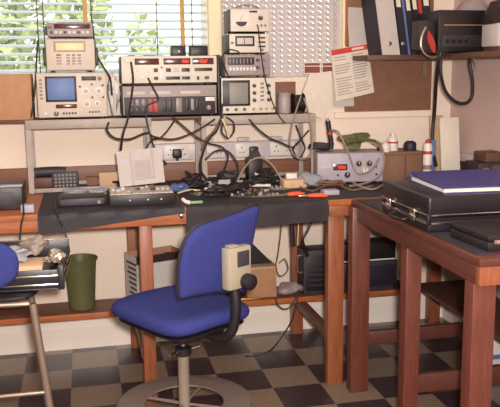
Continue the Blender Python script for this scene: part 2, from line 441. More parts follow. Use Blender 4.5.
sh = fin('lower_shelf', MB().box(P(-1.05, 3.90, 0.255), P(1.80, 4.064, 0.28), 0.002).box(P(-1.05, 4.064, 0.255), P(0.198, 4.137, 0.28)).box(P(0.262, 4.064, 0.255), P(1.133, 4.137, 0.28)).box(P(1.202, 4.064, 0.255), P(1.80, 4.137, 0.28)), 'shelfw', t)
fin('shelf_edge', MB().box(P(-1.05, 3.893, 0.25), P(1.80, 3.8995, 0.282), 0.001), 'orange', sh)
q = fin('grounding_stud', MB().lathe([(0.012, 0), (0.011, -0.006), (0.004, -0.009)], P(0.405, 3.2845, 0.893), 16, 'Y'), 'chrome', t); plab(q, 'round silver stud on front edge')

t = thing('workbench', 'dark red wooden side bench projecting forward at the right', 'workbench', (1.65, 2.7, 0))
def P(x, y, z): return (x-1.65, y-2.7, z)
fin('tabletop', MB().box(P(1.198, 2.10, 0.902), P(RX-0.01, 3.28, 0.93), 0.004), 'redwood', t)
fin('apron', MB().box(P(1.205, 2.1345, 0.838), P(1.23, 3.2145, 0.9018), 0.002), 'redwood', t)
fin('apron', MB().box(P(1.205, 2.108, 0.838), P(RX-0.02, 2.134, 0.9018), 0.002), 'orangev', t)
for y0, xl, lw in ((3.215, 1.184, 0.088), (2.70, 1.222, 0.066), (2.138, 1.202, 0.082)):
    for x0 in (xl, 2.03):
        fin('leg', MB().box(P(x0, y0, 0), (x0+lw-1.65, y0+0.062-2.7, 0.837 if (x0 < 2 and y0 < 3) else 0.9016), 0.004), 'redwoodv', t)
fin('stretcher', MB().box(P(1.2725, 3.235, 0.225), P(2.028, 3.262, 0.293), 0.003), 'redwood', t)
fin('stretcher', MB().box(P(1.2885, 2.715, 0.205), P(2.028, 2.745, 0.285), 0.003), 'redwood', t)
fin('stretcher', MB().box(P(1.2845, 2.155, 0.205), P(2.028, 2.182, 0.285), 0.003), 'redwood', t)

fin('lower_shelf', MB().box(P(1.805, 2.25, 0.2935), P(RX-0.02, 3.88, 0.316), 0.002), 'brownwood', t)

# bench mats: cloths lying on the bench and hanging over its front edge
def mat_over(name, label, m, x0, x1, yb, drop0, drop1, z=0.9325, th=0.0035, yf=3.281):
    L = yb-yf
    def fn(u, v):
        x = x0+(x1-x0)*u; dr = drop0+(drop1-drop0)*u
        s = v*(L+dr+0.02)
        if s < L: return (x, yb-s, z)
        if s < L+0.02:
            a = (s-L)/0.02*pi/2
            return (x, yf-0.0127*sin(a)*0.9, z-0.0127*(1-cos(a))*0.9)
        return (x, yf-0.0115-0.002*sin(x*40), z-0.0115-(s-L-0.02))
    return single(name, MB().sheet(fn, 40, 60, th), m, label, 'mat')
mat_over('bench_mat', 'dark blue-grey rubber mat hanging over left front edge of bench', 'matblack', -0.212, 0.418, 4.13, 0.078, 0.012)
mat_over('bench_mat', 'dark brownish mat hanging low over bench front behind blue chair', 'matbrown', 0.424, 1.085, 4.13, 0.10, 0.085)
single('bench_mat', MB().box((-0.5, -0.42, 0), (0.5, 0.42, 0.0035), 0.0015), 'matblack', 'dark mat under the power supply and brown box on back bench', 'mat', (1.595, 3.715, 0.9306))
single('bench_mat', MB().box((-0.44, -0.55, 0), (0.44, 0.55, 0.004), 0.0015), 'matblack', 'black rubber mat covering the right hand side bench', 'mat', (1.655, 2.70, 0.9305))

# ------------------------------------------------------------------ racks, shelf
RY = 3.862
def rack(label, x0, x1):
    t = thing('equipment_rack', label, 'rack', ((x0+x1)/2, RY+0.13, 0.934), 0, 'equipment racks on the workbench')
    h = 1.283-0.934; w_ = (x1-x0)/2
    for sx in (-1, 1):
        for y in (-0.13, 0.107):
            xa = sx*w_ - (0.026 if sx > 0 else 0)
            l = MB().box((xa, y, 0), (xa+0.026, y+0.004, h-0.0305)).box((xa if sx < 0 else xa+0.022, y+0.004, 0), (xa+0.004 if sx < 0 else xa+0.026, y+0.024, h-0.0305))
            fin('leg', l, 'rack', t)
    for y in (-0.13, 0.112):
        fin('top_rail', MB().box((-w_, y, h-0.03), (w_, y+0.02, h+(0.0153 if y < 0 else 0)), 0.002), 'rack', t)
        fin('bottom_rail', MB().box((-w_+0.027, y+0.0045, 0.002), (w_-0.027, y+0.02, 0.022), 0.001), 'rack', t)
    for sx in (-1, 1):
        fin('side_rail', MB().box((sx*w_-(0.02 if sx > 0 else 0), -0.1095, h-0.03), (sx*w_+(0.02 if sx < 0 else 0), 0.1115, h-0.001), 0.002), 'rack', t)
rack('grey steel angle rack carrying the blue screen instrument at left', -0.283, 0.335)
rack('grey steel angle rack carrying the tall meter stack at right', 0.592, 1.208)
single('rack_shelf', MB().box((-0.48, 3.8835, 0), (1.203, 4.12, 0.015), 0.002), 'brownwood', 'long thin brown board laid across both steel racks under the instruments', 'board', (0, 0, 1.2838))
SZ = 1.2995

t = thing('wall_shelf', 'long wall shelf holding leaning binders above the brown board', 'shelf', (1.8, WY, 1.575))
fin('shelf_board', MB().box((-0.29, -0.26, 0), (RX-1.8-0.002, -0.016, 0.028), 0.002).box((0.06, -1.15, 0), (RX-1.8-0.002, -0.261, 0.028), 0.002), 'brownwood', t)
for x in (-0.2, 0.16):
    fin('shelf_bracket', MB().box((x-0.012, -0.2, -0.006), (x+0.012, -0.0165, -0.0005)).box((x-0.012, -0.0205, -0.09), (x+0.012, -0.0165, -0.006)), 'steel', t)
t = single('pinboard', MB().box((1.474, WY-0.014, 1.287), (2.008, WY-0.0008, 2.2), 0.002), 'pin', 'large plain brown hardboard panel on wall beneath the binder shelf', 'board')

# ------------------------------------------------------------------ instruments
class Inst:
    """instrument whose front panel is the photo rectangle px on the plane Y"""
    def __init__(s, name, label, px, z0, z1, depth, body='beige', panel='creamp', Y=3.862, rz=0.0, feet=True, cat='instrument', bev=0.006, frame=0.004, group=None):
        x0, y0, x1, y1 = px; ym = (y0+y1)/2
        X0 = at(x0, ym, Y=Y).x; X1 = at(x1, ym, Y=Y).x
        s.px = px; s.w = X1-X0; f = 0.008 if feet else 0.0
        s.h = z1-z0-f; s.f = f
        s.t = thing(name, label, cat, ((X0+X1)/2, Y, z0), rz, group)
        fin('case', MB().box((-s.w/2, 0, f), (s.w/2, depth, f+s.h), bev), body, s.t)
        s.fp = fin('front_panel', MB().box((-s.w/2+frame, -0.004, f+frame), (s.w/2-frame, -0.0004, f+s.h-frame), 0.0015), panel, s.t)
        if feet:
            for a in (-1, 1):
                for y in (0.03, depth-0.03):
                    fin('foot', MB().cyl((a*(s.w/2-0.025), y, 0), (a*(s.w/2-0.025), y, f-0.0003), 0.009, n=14), 'black', s.t)
    def L(s, x, y):
        x0, y0, x1, y1 = s.px
        return ((x-x0)/(x1-x0)-0.5)*s.w, s.f+(1-(y-y0)/(y1-y0))*s.h
    def rect(s, name, px, m, d=0.003, bev=0.0008, y=-0.0042, label=None, par=None):
        a = s.L(px[0], px[3]); b_ = s.L(px[2], px[1])
        o = fin(name, MB().box((a[0], y-d, a[1]), (b_[0], y, b_[1]), min(bev, d*0.4)), m, par or s.t)
        if label: o['label'] = label
        return o
    def knob(s, px, py, r, m='black', skirt=None, d=0.016, label=None):
        x, z = s.L(px, py); R = r*s.w/(s.px[2]-s.px[0])
        mb = MB()
        if skirt: fin('dial_skirt', MB().lathe([(R*1.55, -0.0043), (R*1.5, -0.007)], (x, 0, z), 24, 'Y'), skirt, s.t)
        mb.lathe([(R, -0.0072 if skirt else -0.0043), (R, -d*0.6), (R*0.85, -d), (R*0.3, -d)], (x, 0, z), 20, 'Y')
        o = fin('knob', mb, m, s.t)
        fin('pointer_mark', MB().box((x-R*0.1, -d-0.0008, z), (x+R*0.1, -d, z+R*0.8)), 'whitep' if m not in ('whitep', 'creamp') else 'black', o)
        if label: o['label'] = label
        return o
    def digits(s, px, n, par=None, m='led'):
        a = s.L(px[0], px[3]); b_ = s.L(px[2], px[1]); W = (b_[0]-a[0])/n; H = b_[1]-a[1]; g = MB(); q = 0.16*W
        for i in range(n):
            x = a[0]+i*W+0.12*W; x2 = x+0.7*W
            for k, sg in enumerate(((x, a[1], x2, a[1]+q), (x, a[1]+H-q, x2, a[1]+H), (x, a[1]+H/2-q/2, x2, a[1]+H/2+q/2), (x, a[1], x+q, a[1]+H), (x2-q, a[1], x2, a[1]+H))):
                if (i+k) % 4 != 3: g.box((sg[0], -0.0082, sg[1]), (sg[2], -0.0073, sg[3]))
        return fin('led_digits', g, m, par or s.t, smooth=False)

# A: analyser with blue screen
A = Inst('spectrum_analyser', 'large beige test set with blue screen and white knobs on rack', (37, 72, 107, 117), SZ, 1.527, 0.245, 'beige', 'beige')
A.rect('screen_bezel', (45.5, 75.5, 76.5, 101), 'black', 0.004)
A.rect('screen', (47.5, 77.5, 74.5, 99), 'bluescr', 0.0015, y=-0.0083, label='blue display screen')
for i in range(6): A.rect('soft_key', (39.8, 78+i*3.6, 42.8, 80.2+i*3.6), 'knobg')
A.rect('red_display', (55, 103.5, 76, 107.5), 'reddark', 0.002, label='dark red readout strip')
for i in range(5): A.rect('button', (61.5+i*3, 111.5, 63.3+i*3, 113.6), 'black')
A.rect('nameplate', (82, 75.8, 96.5, 80), 'darkcase', 0.002)
A.knob(100.3, 78, 2.0, 'black')
for x, y, r in ((85.5, 90.5, 2.3), (99, 90.5, 2.3), (86, 103.5, 2.3), (97, 103, 1.8)): A.knob(x, y, r, 'knobg', 'whitep')
for x, y in ((80, 86), (92, 84), (103, 85), (103, 97), (92, 97)): A.rect('button', (x-1, y-0.9, x+1, y+0.9), 'black')
A.knob(45, 112.5, 1.5, 'whitep'); A.knob(55, 112.8, 2.4, 'black'); A.knob(103, 112, 1.6, 'creamp')
for i in range(4): A.rect('socket', (88+i*3, 110.8, 89.8+i*3, 112.6), 'black')
# B: radio test set with amber lcd
B = Inst('communications_tester', 'beige keypad unit with amber display stacked on the blue screen instrument', (46, 39, 95, 70), 1.529, 1.690, 0.22, 'beige', 'beige')
B.rect('display_bezel', (54, 41.5, 85.5, 51.5), 'greyp', 0.003)
B.rect('lcd', (56, 43, 84, 50.3), 'lcd', 0.0015, y=-0.0072, label='pale amber display')
for r in range(4):
    for c in range(3): B.rect('key', (66+c*5.6, 54+r*2.8, 69.6+c*5.6, 55.8+r*2.8), 'greyp' if r % 2 else 'knobg')
    B.rect('key', (56, 54+r*2.8, 61, 55.6+r*2.8), 'red' if r == 0 else 'greyp')
for a in (-1, 1):
    fin('carry_handle', MB().box((a*(B.w/2+0.0005) if a > 0 else a*(B.w/2+0.016), 0.03, 0.03), (a*(B.w/2+0.016) if a > 0 else a*(B.w/2+0.0005), 0.06, 0.12), 0.004), 'black', B.t)
# C: small mobile radio on top
C = Inst('radio_unit', 'small grey radio with dark glossy front topmost of left stack', (47, 23, 93, 38), 1.6905, 1.768, 0.18, 'greyp', 'greyp')
C.rect('dark_window', (54, 24.5, 90, 29.5), 'reddark', 0.003, label='glossy dark red window')
for i in range(9): C.rect('button', (50+i*4.5, 32, 52.6+i*4.5, 34.6), 'paper' if i % 3 else 'black')
C.knob(50, 28, 1.6)
fin('mounting_ear', MB().box((-C.w/2-0.012, 0.02, 0.02), (-C.w/2-0.0005, 0.07, 0.06), 0.002), 'black', C.t)
# D, E: the wide pair
Ee = Inst('signal_generator', 'wide mauve-grey rack unit with dark lower panel under the wide cream instrument', (122, 84, 217, 114), SZ, 1.460, 0.245, 'darkcase', 'greyp')
for a in ((127, 90, 145, 93.2), (150, 90, 170, 93.2), (180, 90, 200, 93.2)): Ee.rect('label_strip', a, 'paperg', 0.0015)
lp = Ee.rect('lower_panel', (124, 95.5, 215, 113), 'darkcase', 0.003)
for x0 in (148, 153): Ee.rect('lit_button', (x0, 97.5, x0+4, 110), 'red', 0.004, y=-0.0073, label='tall red key')
Ee.rect('thumbwheel', (175, 97, 181, 111), 'knobg', 0.006, y=-0.0073)
Ee.rect('label_plate', (205, 96.5, 214.5, 100.5), 'whitep', 0.0015, y=-0.0073, label='white maker plate')
for x in (129, 135, 141): Ee.rect('key', (x, 97.5, x+3.6, 104), 'knobg', 0.004, y=-0.0073)
for x in (129, 135, 141): Ee.rect('key', (x, 105.5, x+3.6, 111), 'black', 0.004, y=-0.0073)
for x in (162, 167.5): Ee.rect('key', (x, 98, x+3.6, 110), 'black', 0.005, y=-0.0073)
for x in (185, 190, 195): Ee.rect('key', (x, 98, x+3, 109), 'greyp' if x == 190 else 'black', 0.005, y=-0.0073)
Ee.knob(208, 107, 2.6, 'knobg')
D = Inst('frequency_counter', 'wide cream instrument with three red digit windows in front of the open blind', (121, 55.5, 217, 82), 1.4605, 1.606, 0.25, 'darkcase', 'creamp', frame=0.002)
for a, dg, n in (((134.5, 58, 158.5, 64), None, 0), ((163, 58, 190, 64), (181, 59.6, 189, 62.6), 4), ((192, 58, 213.5, 64), (199, 59.6, 208, 62.6), 4)):
    q = D.rect('display_window', a, 'reddark', 0.0028)
    if dg: D.digits(dg, n, q)
for a in ((153, 67.5, 157, 71), (165, 67.5, 170, 71), (181, 67.5, 189, 71), (194, 67.5, 212, 70.5), (153, 75.5, 157, 78.5), (165, 75.5, 179, 78.5), (181, 75.5, 189, 78.5), (196, 75.5, 198.5, 79), (204, 75.5, 208.5, 78.5)):
    D.rect('button', a, 'black' if a[0] != 204 else 'brown', 0.004)
for x, y in ((127, 60), (130.5, 72), (138, 68), (141, 76), (149, 70)): D.knob(x, y, 1.7, 'whitep')
D.rect('key', (159, 68, 162.5, 78.5), 'whitep', 0.004); D.rect('button', (173, 67, 178, 71), 'paperg', 0.004)
D.rect('button', (160, 66, 162, 67.6), 'red', 0.004)
for a, lb, x0, x1 in ((0, 'small black box with one white dot on top of wide cream instrument', 172, 186), (1, 'wider plain black box beside small dotted one on cream instrument', 190.5, 208)):
    p0 = at(x0, 54, Y=3.93); p1 = at(x1, 54, Y=3.93); cx = (p0.x+p1.x)/2; hw = (p1.x-p0.x)/2
    q = thing('adapter_box', lb, 'box', (cx, 3.93, 1.6063), 0)
    fin('box_body', MB().box((-hw, 0, 0), (hw, 0.08, 0.046), 0.004), 'black', q)
    fin('lid', MB().box((-hw-0.001, -0.001, 0.0462), (hw+0.001, 0.081, 0.051), 0.002), 'darkcase', q)
    if a == 0: plab(fin('indicator', MB().lathe([(0.006, -0.0003), (0.004, -0.003)], (0, 0, 0.022), 14, 'Y'), 'whitep', q), 'white dot')
# I: oscilloscope, H, G, F
I = Inst('oscilloscope', 'cream oscilloscope with grey-green screen at bottom of meter stack', (221, 77, 275.5, 112), SZ, 1.492, 0.245, 'darkcase', 'creamp', frame=0.002)
I.rect('screen_bezel', (222.5, 79.5, 249.5, 104.5), 'black', 0.005)
I.rect('screen', (229, 82, 247.5, 102.5), 'greyscr', 0.002, y=-0.0093, label='grey-green tube face')
for x, y in ((254, 85), (254, 92), (254, 99), (268.5, 85), (268.5, 92), (268.5, 99)): I.knob(x, y, 1.9, 'black')
for y in (82, 86, 90, 94, 98): I.rect('button', (260, y, 263.5, y+2), 'knobg', 0.004)
for x in (227, 235.5, 244): I.knob(x, 107.8, 1.5, 'black')
for x in (253, 260, 266, 272): I.knob(x, 107.5, 1.5, 'chrome')
H = Inst('function_generator', 'mauve-grey unit with dark slotted strip above the oscilloscope', (225, 55, 270.5, 75), 1.4925, 1.608, 0.22, 'greyp', 'greyp')
H.rect('dark_strip', (227.5, 57.5, 254, 64.5), 'darkcase', 0.003, label='dark slotted strip')
for i in range(7): H.rect('slider', (229+i*3.5, 58.5, 230.2+i*3.5, 63.5), 'knobg', 0.004, y=-0.0073)
for i in range(8): H.rect('push_button', (229+i*3.4, 66.8, 231.2+i*3.4, 70), 'whitep', 0.006)
for y in (60, 67): H.knob(257.5, y, 1.6, 'black'); H.knob(264.5, y, 1.6, 'knobg')
G = Inst('analogue_meter', 'cream panel meter with black rectangular window second from top of stack', (229, 34, 269, 54), 1.6085, 1.714, 0.2, 'darkcase', 'creamp', frame=0.002)
q = G.rect('meter_window', (235, 36.5, 254, 47), 'black', 0.005)
G.rect('scale_plate', (236.8, 38.5, 252.2, 45), 'paperg', 0.001, y=-0.0093, par=q); G.rect('needle', (243.5, 39, 244.2, 44.8), 'black', 0.0008, y=-0.0104, bev=0, par=q)
for y in (37.5, 42, 46.5): G.rect('slide_switch', (258, y, 265, y+1.7), 'black', 0.004)
G.knob(232, 43.5, 1.2, 'brown'); G.knob(262, 50.8, 1.4, 'knobg')
F = Inst('analogue_meter', 'white meter with round dial and carrying handle on top of right stack', (230, 9, 269, 32.5), 1.7145, 1.838, 0.18, 'darkcase', 'creamp', frame=0.002)
x, z = F.L(241, 21.5); R = 8.8*F.w/39
F_d = fin('dial_face', MB().prism([(x+R*cos(a*pi/24), z+R*0.95*sin(a*pi/24)) for a in range(0, 25)]+[(x-R, z-R*0.25), (x-R*0.75, z-R*0.62), (x+R*0.75, z-R*0.62), (x+R, z-R*0.25)], -0.0075, -0.0043), 'whitep', F.t); plab(F_d, 'white rounded dial')
fin('dial_cover', MB().prism([(x+R*0.62*cos(a*pi/16), z-R*0.08-R*0.52*sin(a*pi/16)) for a in range(17)][::-1], -0.0098, -0.0077), 'darkcase', F_d)
fin('needle', MB().box((x-0.0007, -0.0085, z-R*0.05), (x+0.0007, -0.0077, z+R*0.75), rot=Matrix.Rotation(0.5, 3, 'Y')), 'black', F_d)
F.knob(260.3, 18.5, 2.3, 'black'); F.rect('nameplate', (249, 11, 257, 13), 'darkcase', 0.001)
for x in (257, 261, 265): F.rect('terminal', (x-0.8, 25, x+0.8, 27), 'brown', 0.005)
fin('carrying_handle', MB().tube([(-0.06, 0.06, F.h+F.f-0.002), (-0.055, 0.06, F.h+F.f+0.014), (0, 0.06, F.h+F.f+0.024), (0.055, 0.06, F.h+F.f+0.014), (0.06, 0.06, F.h+F.f-0.002)], 0.004), 'greyp', F.t)

# dark slim unit between D and the stack
p0 = at(217.6, 100, Y=3.9).x; p1 = at(220.4, 100, Y=3.9).x
single('slim_unit', MB().box((p0, 3.89, 0), (p1, 4.08, 0.31), 0.003), 'black', 'narrow black upright unit wedged between wide instruments and oscilloscope', 'instrument', (0, 0, SZ))
# items right of the scope on the rack
p = at(284, 111, Y=3.95)
t = thing('metal_canister', 'round silver canister standing on rack right of oscilloscope', 'canister', (p.x, 3.95, SZ))
fin('can_body', MB().lathe([(0.034, 0), (0.036, 0.004), (0.036, 0.085), (0.033, 0.09)]), 'alu', t)
fin('lid', MB().lathe([(0.037, 0.0902), (0.037, 0.104), (0.02, 0.11)]), 'greyp', t)
p = at(298, 111, Y=3.97)
t = thing('cable_reel', 'black cable reel standing upright on right end of rack', 'reel', (p.x, 3.97, SZ))
fin('flange', MB().lathe([(0.052, -0.03), (0.052, -0.026)], (0, 0, 0.0525), 28, 'X'), 'black', t)
fin('flange', MB().lathe([(0.052, 0.026), (0.052, 0.03)], (0, 0, 0.0525), 28, 'X'), 'black', t)
cc = MB()
for i in range(5): cc.tube([(-0.02+i*0.01, 0.04*cos(a*pi/8), 0.0525+0.04*sin(a*pi/8)) for a in range(16)], 0.0052, 6, 1, closed=True)
cc.cyl((-0.026, 0, 0.0525), (0.026, 0, 0.0525), 0.034)
fin('wound_cable', cc, 'blackrub', t)
single('brown_board', MB().box((-0.075, 0, 0), (0.09, 0.016, 0.165), 0.002), 'boxbr', 'brown board standing on rack behind silver canister and cable reel', 'board', (1.07, 4.085, SZ))
# cardboard box at far left on the board
single('cardboard_box', MB().box((-0.47, 3.90, 0), (-0.245, 4.10, 0.225), 0.003).box((-0.28, 3.897, 0.04), (-0.255, 3.8995, 0.12)), 'card', 'plain brown cardboard box at left end of the board beside blue screen instrument', 'box', (0, 0, SZ))
# crumpled polythene between A and D
def crumple(rx, ry, rz, seed, n=14, k=0.35):
    rnd = random.Random(seed); m = MB()
    bmesh.ops.create_icosphere(m.bm, subdivisions=3, radius=1.0)
    ph = [(Vector((rnd.gauss(0, 1), rnd.gauss(0, 1), rnd.gauss(0, 1)))*2.6, rnd.uniform(0, 6)) for _ in range(n)]
    for v in m.bm.verts:
        s_ = 1+k*sum(sin(v.co.dot(d)+o) for d, o in ph)/sqrt(n)
        v.co = Vector((v.co.x*rx*s_, v.co.y*ry*s_, v.co.z*rz*s_))
    mz = min(v.co.z for v in m.bm.verts)
    for v in m.bm.verts: v.co.z -= mz
    return m
p = at(113.5, 115, Y=4.0)
single('plastic_bag', crumple(0.028, 0.05, 0.085, 3), 'whitep', 'crumpled white bag between blue screen instrument and wide cream one', 'bag', (p.x, 4.0, SZ))

# ------------------------------------------------------------------ wall papers
def sheet_on_wall(name, label, cat, corners, Y, m, curl=0.006, th=0.0008):
    c = [at(x, y, Y=Y) for x, y in corners]     # tl, tr, br, bl
    base = sum((c[i] for i in range(4)), Vector())/4
    t = thing(name, label, cat, base)
    def fn(u, v):
        a = c[0].lerp(c[1], u); d = c[3].lerp(c[2], u); q = a.lerp(d, v)-base
        q.y -= curl*sin(pi*u)*v+curl*v; return q
    fin('sheet', MB().sheet(lambda u, v: fn(u, v), 8, 10, th), m, t)
    def stripe(nm, u0, u1, v0, v1, mm):
        return MB().sheet(lambda u, v: Vector(fn(u0+(u1-u0)*u, v0+(v1-v0)*v))+Vector((0, -0.0016, 0)), 6, 2, 0.0006)
    return t, stripe
t, st = sheet_on_wall('pinned_poster', 'creamy sheet hanging lower behind the red headed poster', 'poster', ((332, 60), (352, 58), (354, 106), (333.5, 107)), 4.146, 'paperg', 0.002)
t, st = sheet_on_wall('pinned_poster', 'tilted printed poster with red header pinned beside window', 'poster', ((330.6, 49.8), (367.6, 43.4), (373.8, 92.4), (336, 101)), 4.138, 'paper')
h = fin('red_header', st('', 0.01, 0.99, 0.01, 0.115, 0), 'redink', t); h['label'] = 'red header band'
fin('header_lettering', st('', 0.56, 0.88, 0.04, 0.085, 0), 'paper', h).location.y = -0.0012
g = MB(); rr = random.Random(4)
for cidx in range(2):
    for k in range(15):
        v0 = 0.16+k*0.052
        if rr.random() < 0.12: continue
        u0 = 0.05+0.47*cidx; u1 = u0+rr.uniform(0.3, 0.43)
        s2 = st('', u0, u1, v0, v0+0.02, 0); me = bpy.data.meshes.new('x'); s2.bm.to_mesh(me); g.bm.from_mesh(me); bpy.data.meshes.remove(me); s2.bm.free()
fin('printed_lines', g, 'ink', t)
t, st = sheet_on_wall('pinned_notice', 'pale blank notice pinned on brown board above the poster', 'notice', ((347, 7), (364, 8), (367.5, 46), (349, 46)), 4.146, 'paperg', 0.003)
single('wooden_batten', MB().box((at(345, 20, Y=4.15).x, 4.143, 1.66), (at(347.6, 20, Y=4.15).x, 4.1505, 2.0), 0.001), 'orange', 'thin pale wooden batten on wall left of the blank notice', 'batten')
for k, (x0, x1, lb) in enumerate(((304, 320.5, 'wider maroon and white sticker on lower edge of right window'), (322, 333, 'narrow maroon and white sticker on right window beside the poster'))):
    a = at(x0, 74, Y=4.155); c = at(x1, 62, Y=4.155)
    t = thing('window_sticker', lb, 'sticker', ((a.x+c.x)/2, 4.155, a.z)); hw = (c.x-a.x)/2; hh = c.z-a.z
    fin('backing', MB().box((-hw, 0, 0), (hw, 0.002, hh)), 'paper', t)
    fin('red_panel', MB().box((-hw+0.004, -0.001, 0.006), (hw-0.004, -0.0002, hh*0.62)), 'maroon', t)
    fin('red_panel', MB().box((-hw+0.004, -0.001, hh*0.7), (hw-0.004, -0.0002, hh-0.006)), 'maroon', t)
# cream folded paper hanging beneath the right window
cs = [at(x, y, Y=4.10) for x, y in ((309, 74), (331, 71), (330, 104), (321, 119), (303, 110), (302, 92))]
single('hanging_paper', MB().prism([(v.x, v.z) for v in cs], 4.085, 4.105), 'paper', 'thick cream folded paper hanging on wall left of red headed poster', 'paper')

# ------------------------------------------------------------------ binder shelf contents
def binder(label, xb0, xb1, z1, lean, m, yb=3.925, lab=None, cat='binder', lw=0.18):
    t = thing('ring_binder', label, cat, (xb0, yb, 1.6035))
    w_ = xb1-xb0; hh = z1-1.6035; s_ = lean
    def sk(x, y, z): return (x+s_*z, y, z+ (0 if x < w_/2 else 0) )
    fin('cover', MB().hexa([sk(0, 0, 0), sk(w_, 0, 0), sk(w_, 0.2, 0), sk(0, 0.2, 0), sk(0, 0, hh), sk(w_, 0, hh), sk(w_, 0.2, hh), sk(0, 0.2, hh)]), m, t)
    if lab:
        z0, z2, mm = lab
        fin('spine_label', MB().hexa([sk(w_*lw, -0.001, hh*z0), sk(w_*(1-lw), -0.001, hh*z0), sk(w_*(1-lw), -0.0003, hh*z0), sk(w_*lw, -0.0003, hh*z0), sk(w_*lw, -0.001, hh*z2), sk(w_*(1-lw), -0.001, hh*z2), sk(w_*(1-lw), -0.0003, hh*z2), sk(w_*lw, -0.0003, hh*z2)]), mm, t)
    fin('finger_ring', MB().lathe([(min(0.012, w_*0.3), -0.0012), (min(0.009, w_*0.2), -0.003)], (w_/2+s_*0.06, 0, 0.06), 16, 'Y'), 'steel', t)
GB = 'binders leaning on the wall shelf'
def bx(px): return at(px, 52, Y=3.925).x
L = -0.16
binder('navy binder with broad full-height off-white spine on wall shelf', bx(382), bx(400.5), 1.92, L, 'navy', lab=(0.0, 0.995, 'paperg'), lw=0.02)
binder('navy binder leaning just right of the broad off-white spine', bx(401.5), bx(408), 1.92, L, 'navy', lab=(0.8, 0.96, 'paper'))
binder('slim light blue folder leaning between navy binders', bx(408.6), bx(410.6), 1.90, L, 'bluel')
binder('navy binder with white label right of slim blue folder', bx(411.2), bx(417), 1.93, L, 'navy', lab=(0.72, 0.97, 'paper'))
binder('black binder with white label touching the red one', bx(417.6), bx(423.4), 1.93, L, 'black', lab=(0.74, 0.97, 'paper'))
binder('red topped binder leaning on wall shelf near black box', bx(424), bx(427.6), 1.93, L, 'red')
binder('rightmost dark binder with white label behind black box', bx(428.2), bx(436), 1.93, L, 'navy', lab=(0.8, 0.97, 'paper'))
# black amplifier on the shelf
t = thing('amplifier', 'big black box with thin gold line on right end of wall shelf', 'amplifier', (2.0, 3.66, 1.6035))
p0 = at(438, 50, Y=3.62).x-2.0; p1 = at(484, 50, Y=3.62).x-2.0; p1 = min(p1, 0.132)
fin('case', MB().box((p0, -0.04, 0.006), (p1, 0.22, 0.215), 0.005), 'black', t)
fin('gold_line', MB().box((p0+0.03, -0.0425, 0.138), (p1-0.012, -0.0405, 0.142)), 'brass', t)['label'] = 'thin gold line'
fin('control_strip', MB().box((p0+0.02, -0.044, 0.03), (p1-0.02, -0.0405, 0.09), 0.001), 'darkcase', t)
for k in range(4): fin('knob', MB().lathe([(0.010, -0.0442), (0.009, -0.056)], (p0+0.05+k*0.035, 0, 0.06), 16, 'Y'), 'black', t)
for a in (p0+0.02, p1-0.02):
    for y in (0.0, 0.19): fin('foot', MB().cyl((a, y, 0), (a, y, 0.0057), 0.01, n=12), 'black', t)
fin('side_unit', MB().box((p0-0.085, 0.0, 0.02), (p0-0.001, 0.1, 0.165), 0.004), 'darkcase', t)
single('upturned_bowl', MB().lathe([(0.001, 0.06), (0.05, 0.055), (0.075, 0.03), (0.085, 0.0), (0.08, 0.0), (0.07, 0.027), (0.045, 0.05), (0.001, 0.054)], close=False), 'greyp', 'grey upturned bowl on top of the black gold-lined box', 'bowl', (2.03, 3.74, 1.8195))
t = thing('speaker_box', 'off-white box on shelf at right edge of the photo', 'box', (2.035, 3.49, 1.6035))
fin('box_body', MB().box((-0.045, -0.08, 0.025), (0.07, 0.08, 0.14), 0.012), 'paperg', t)
fin('stand', MB().box((-0.03, -0.07, 0), (0.06, 0.07, 0.0245), 0.003), 'brown', t)
single('camera_strap_case', MB().hexa([(-0.05, -0.05, 0), (0.07, -0.05, 0), (0.07, 0.08, 0), (-0.05, 0.08, 0), (0.0, -0.05, 0.11), (0.07, -0.05, 0.13), (0.07, 0.08, 0.13), (0.0, 0.08, 0.11)]), 'black', 'black slanted case on top of the off-white box at right edge', 'case', (2.035, 3.49, 1.744))
# red-handled clamp
p = at(428, 54, Y=3.70)
t = thing('hand_clamp', 'red handled clamp with silver loop hanging at shelf edge', 'clamp', (p.x, 3.70, 1.6035))
c = [at(x, y, Y=3.64)-Vector((p.x, 3.70, 1.6035)) for x, y in ((428, 31), (434, 53))]
fin('grip', MB().sheet(lambda u, v: (c[0].lerp(c[1], u)).x+(v-0.5)*0.036*sin(pi*min(max(u, 0.04), 0.96)) and ((c[0].lerp(c[1], u)).x+(v-0.5)*0.036*sin(pi*(0.04+0.92*u)), c[0].y, (c[0].lerp(c[1], u)).z), 14, 4, 0.014), 'red', t)['label'] = 'red grip'
lp = [at(x, y, Y=3.632)-Vector((p.x, 3.70, 1.6035)) for x, y in ((426, 27), (422, 36), (421, 46), (425, 54), (432, 57.5), (438, 56))]
fin('wire_loop', MB().tube(lp, 0.006), 'steel', t)['label'] = 'silver bent loop'

# cables down the right wall
def cable(label, pts, r, m='blackrub', name='cable', cat='cable', n=8):
    pts = [Vector(p) for p in pts]; base = pts[0].copy(); base.z = min(p.z for p in pts)
    return single(name, MB().tube([p-base for p in pts], r, n, 8), m, label, cat, base)
def a3(l): return [at(x, y, Y=Y) for x, y, Y in l]
cable('thick black cable dropping from the wall shelf to the bench corner', a3([(441, 52, 3.60), (438.5, 62, 3.62), (436, 85, 3.75), (434.5, 110, 3.9), (432.5, 135, 3.92), (433.5, 152, 3.9), (436, 166, 3.85)]), 0.011)
cable('black cable looping below the wall shelf on the right', a3([(441, 60, 3.59), (441, 75, 3.6), (446, 92, 3.62), (456, 102, 3.62), (466, 103, 3.62), (472, 96, 3.62), (472.5, 80, 3.6), (470, 66, 3.6), (470, 56, 3.62)]), 0.009)
cable('short thin grey cable stub below shelf beside the black loop', a3([(473, 58, 3.6), (475.5, 64, 3.6), (475, 69, 3.6), (471.5, 70, 3.6)]), 0.005, 'greycab')

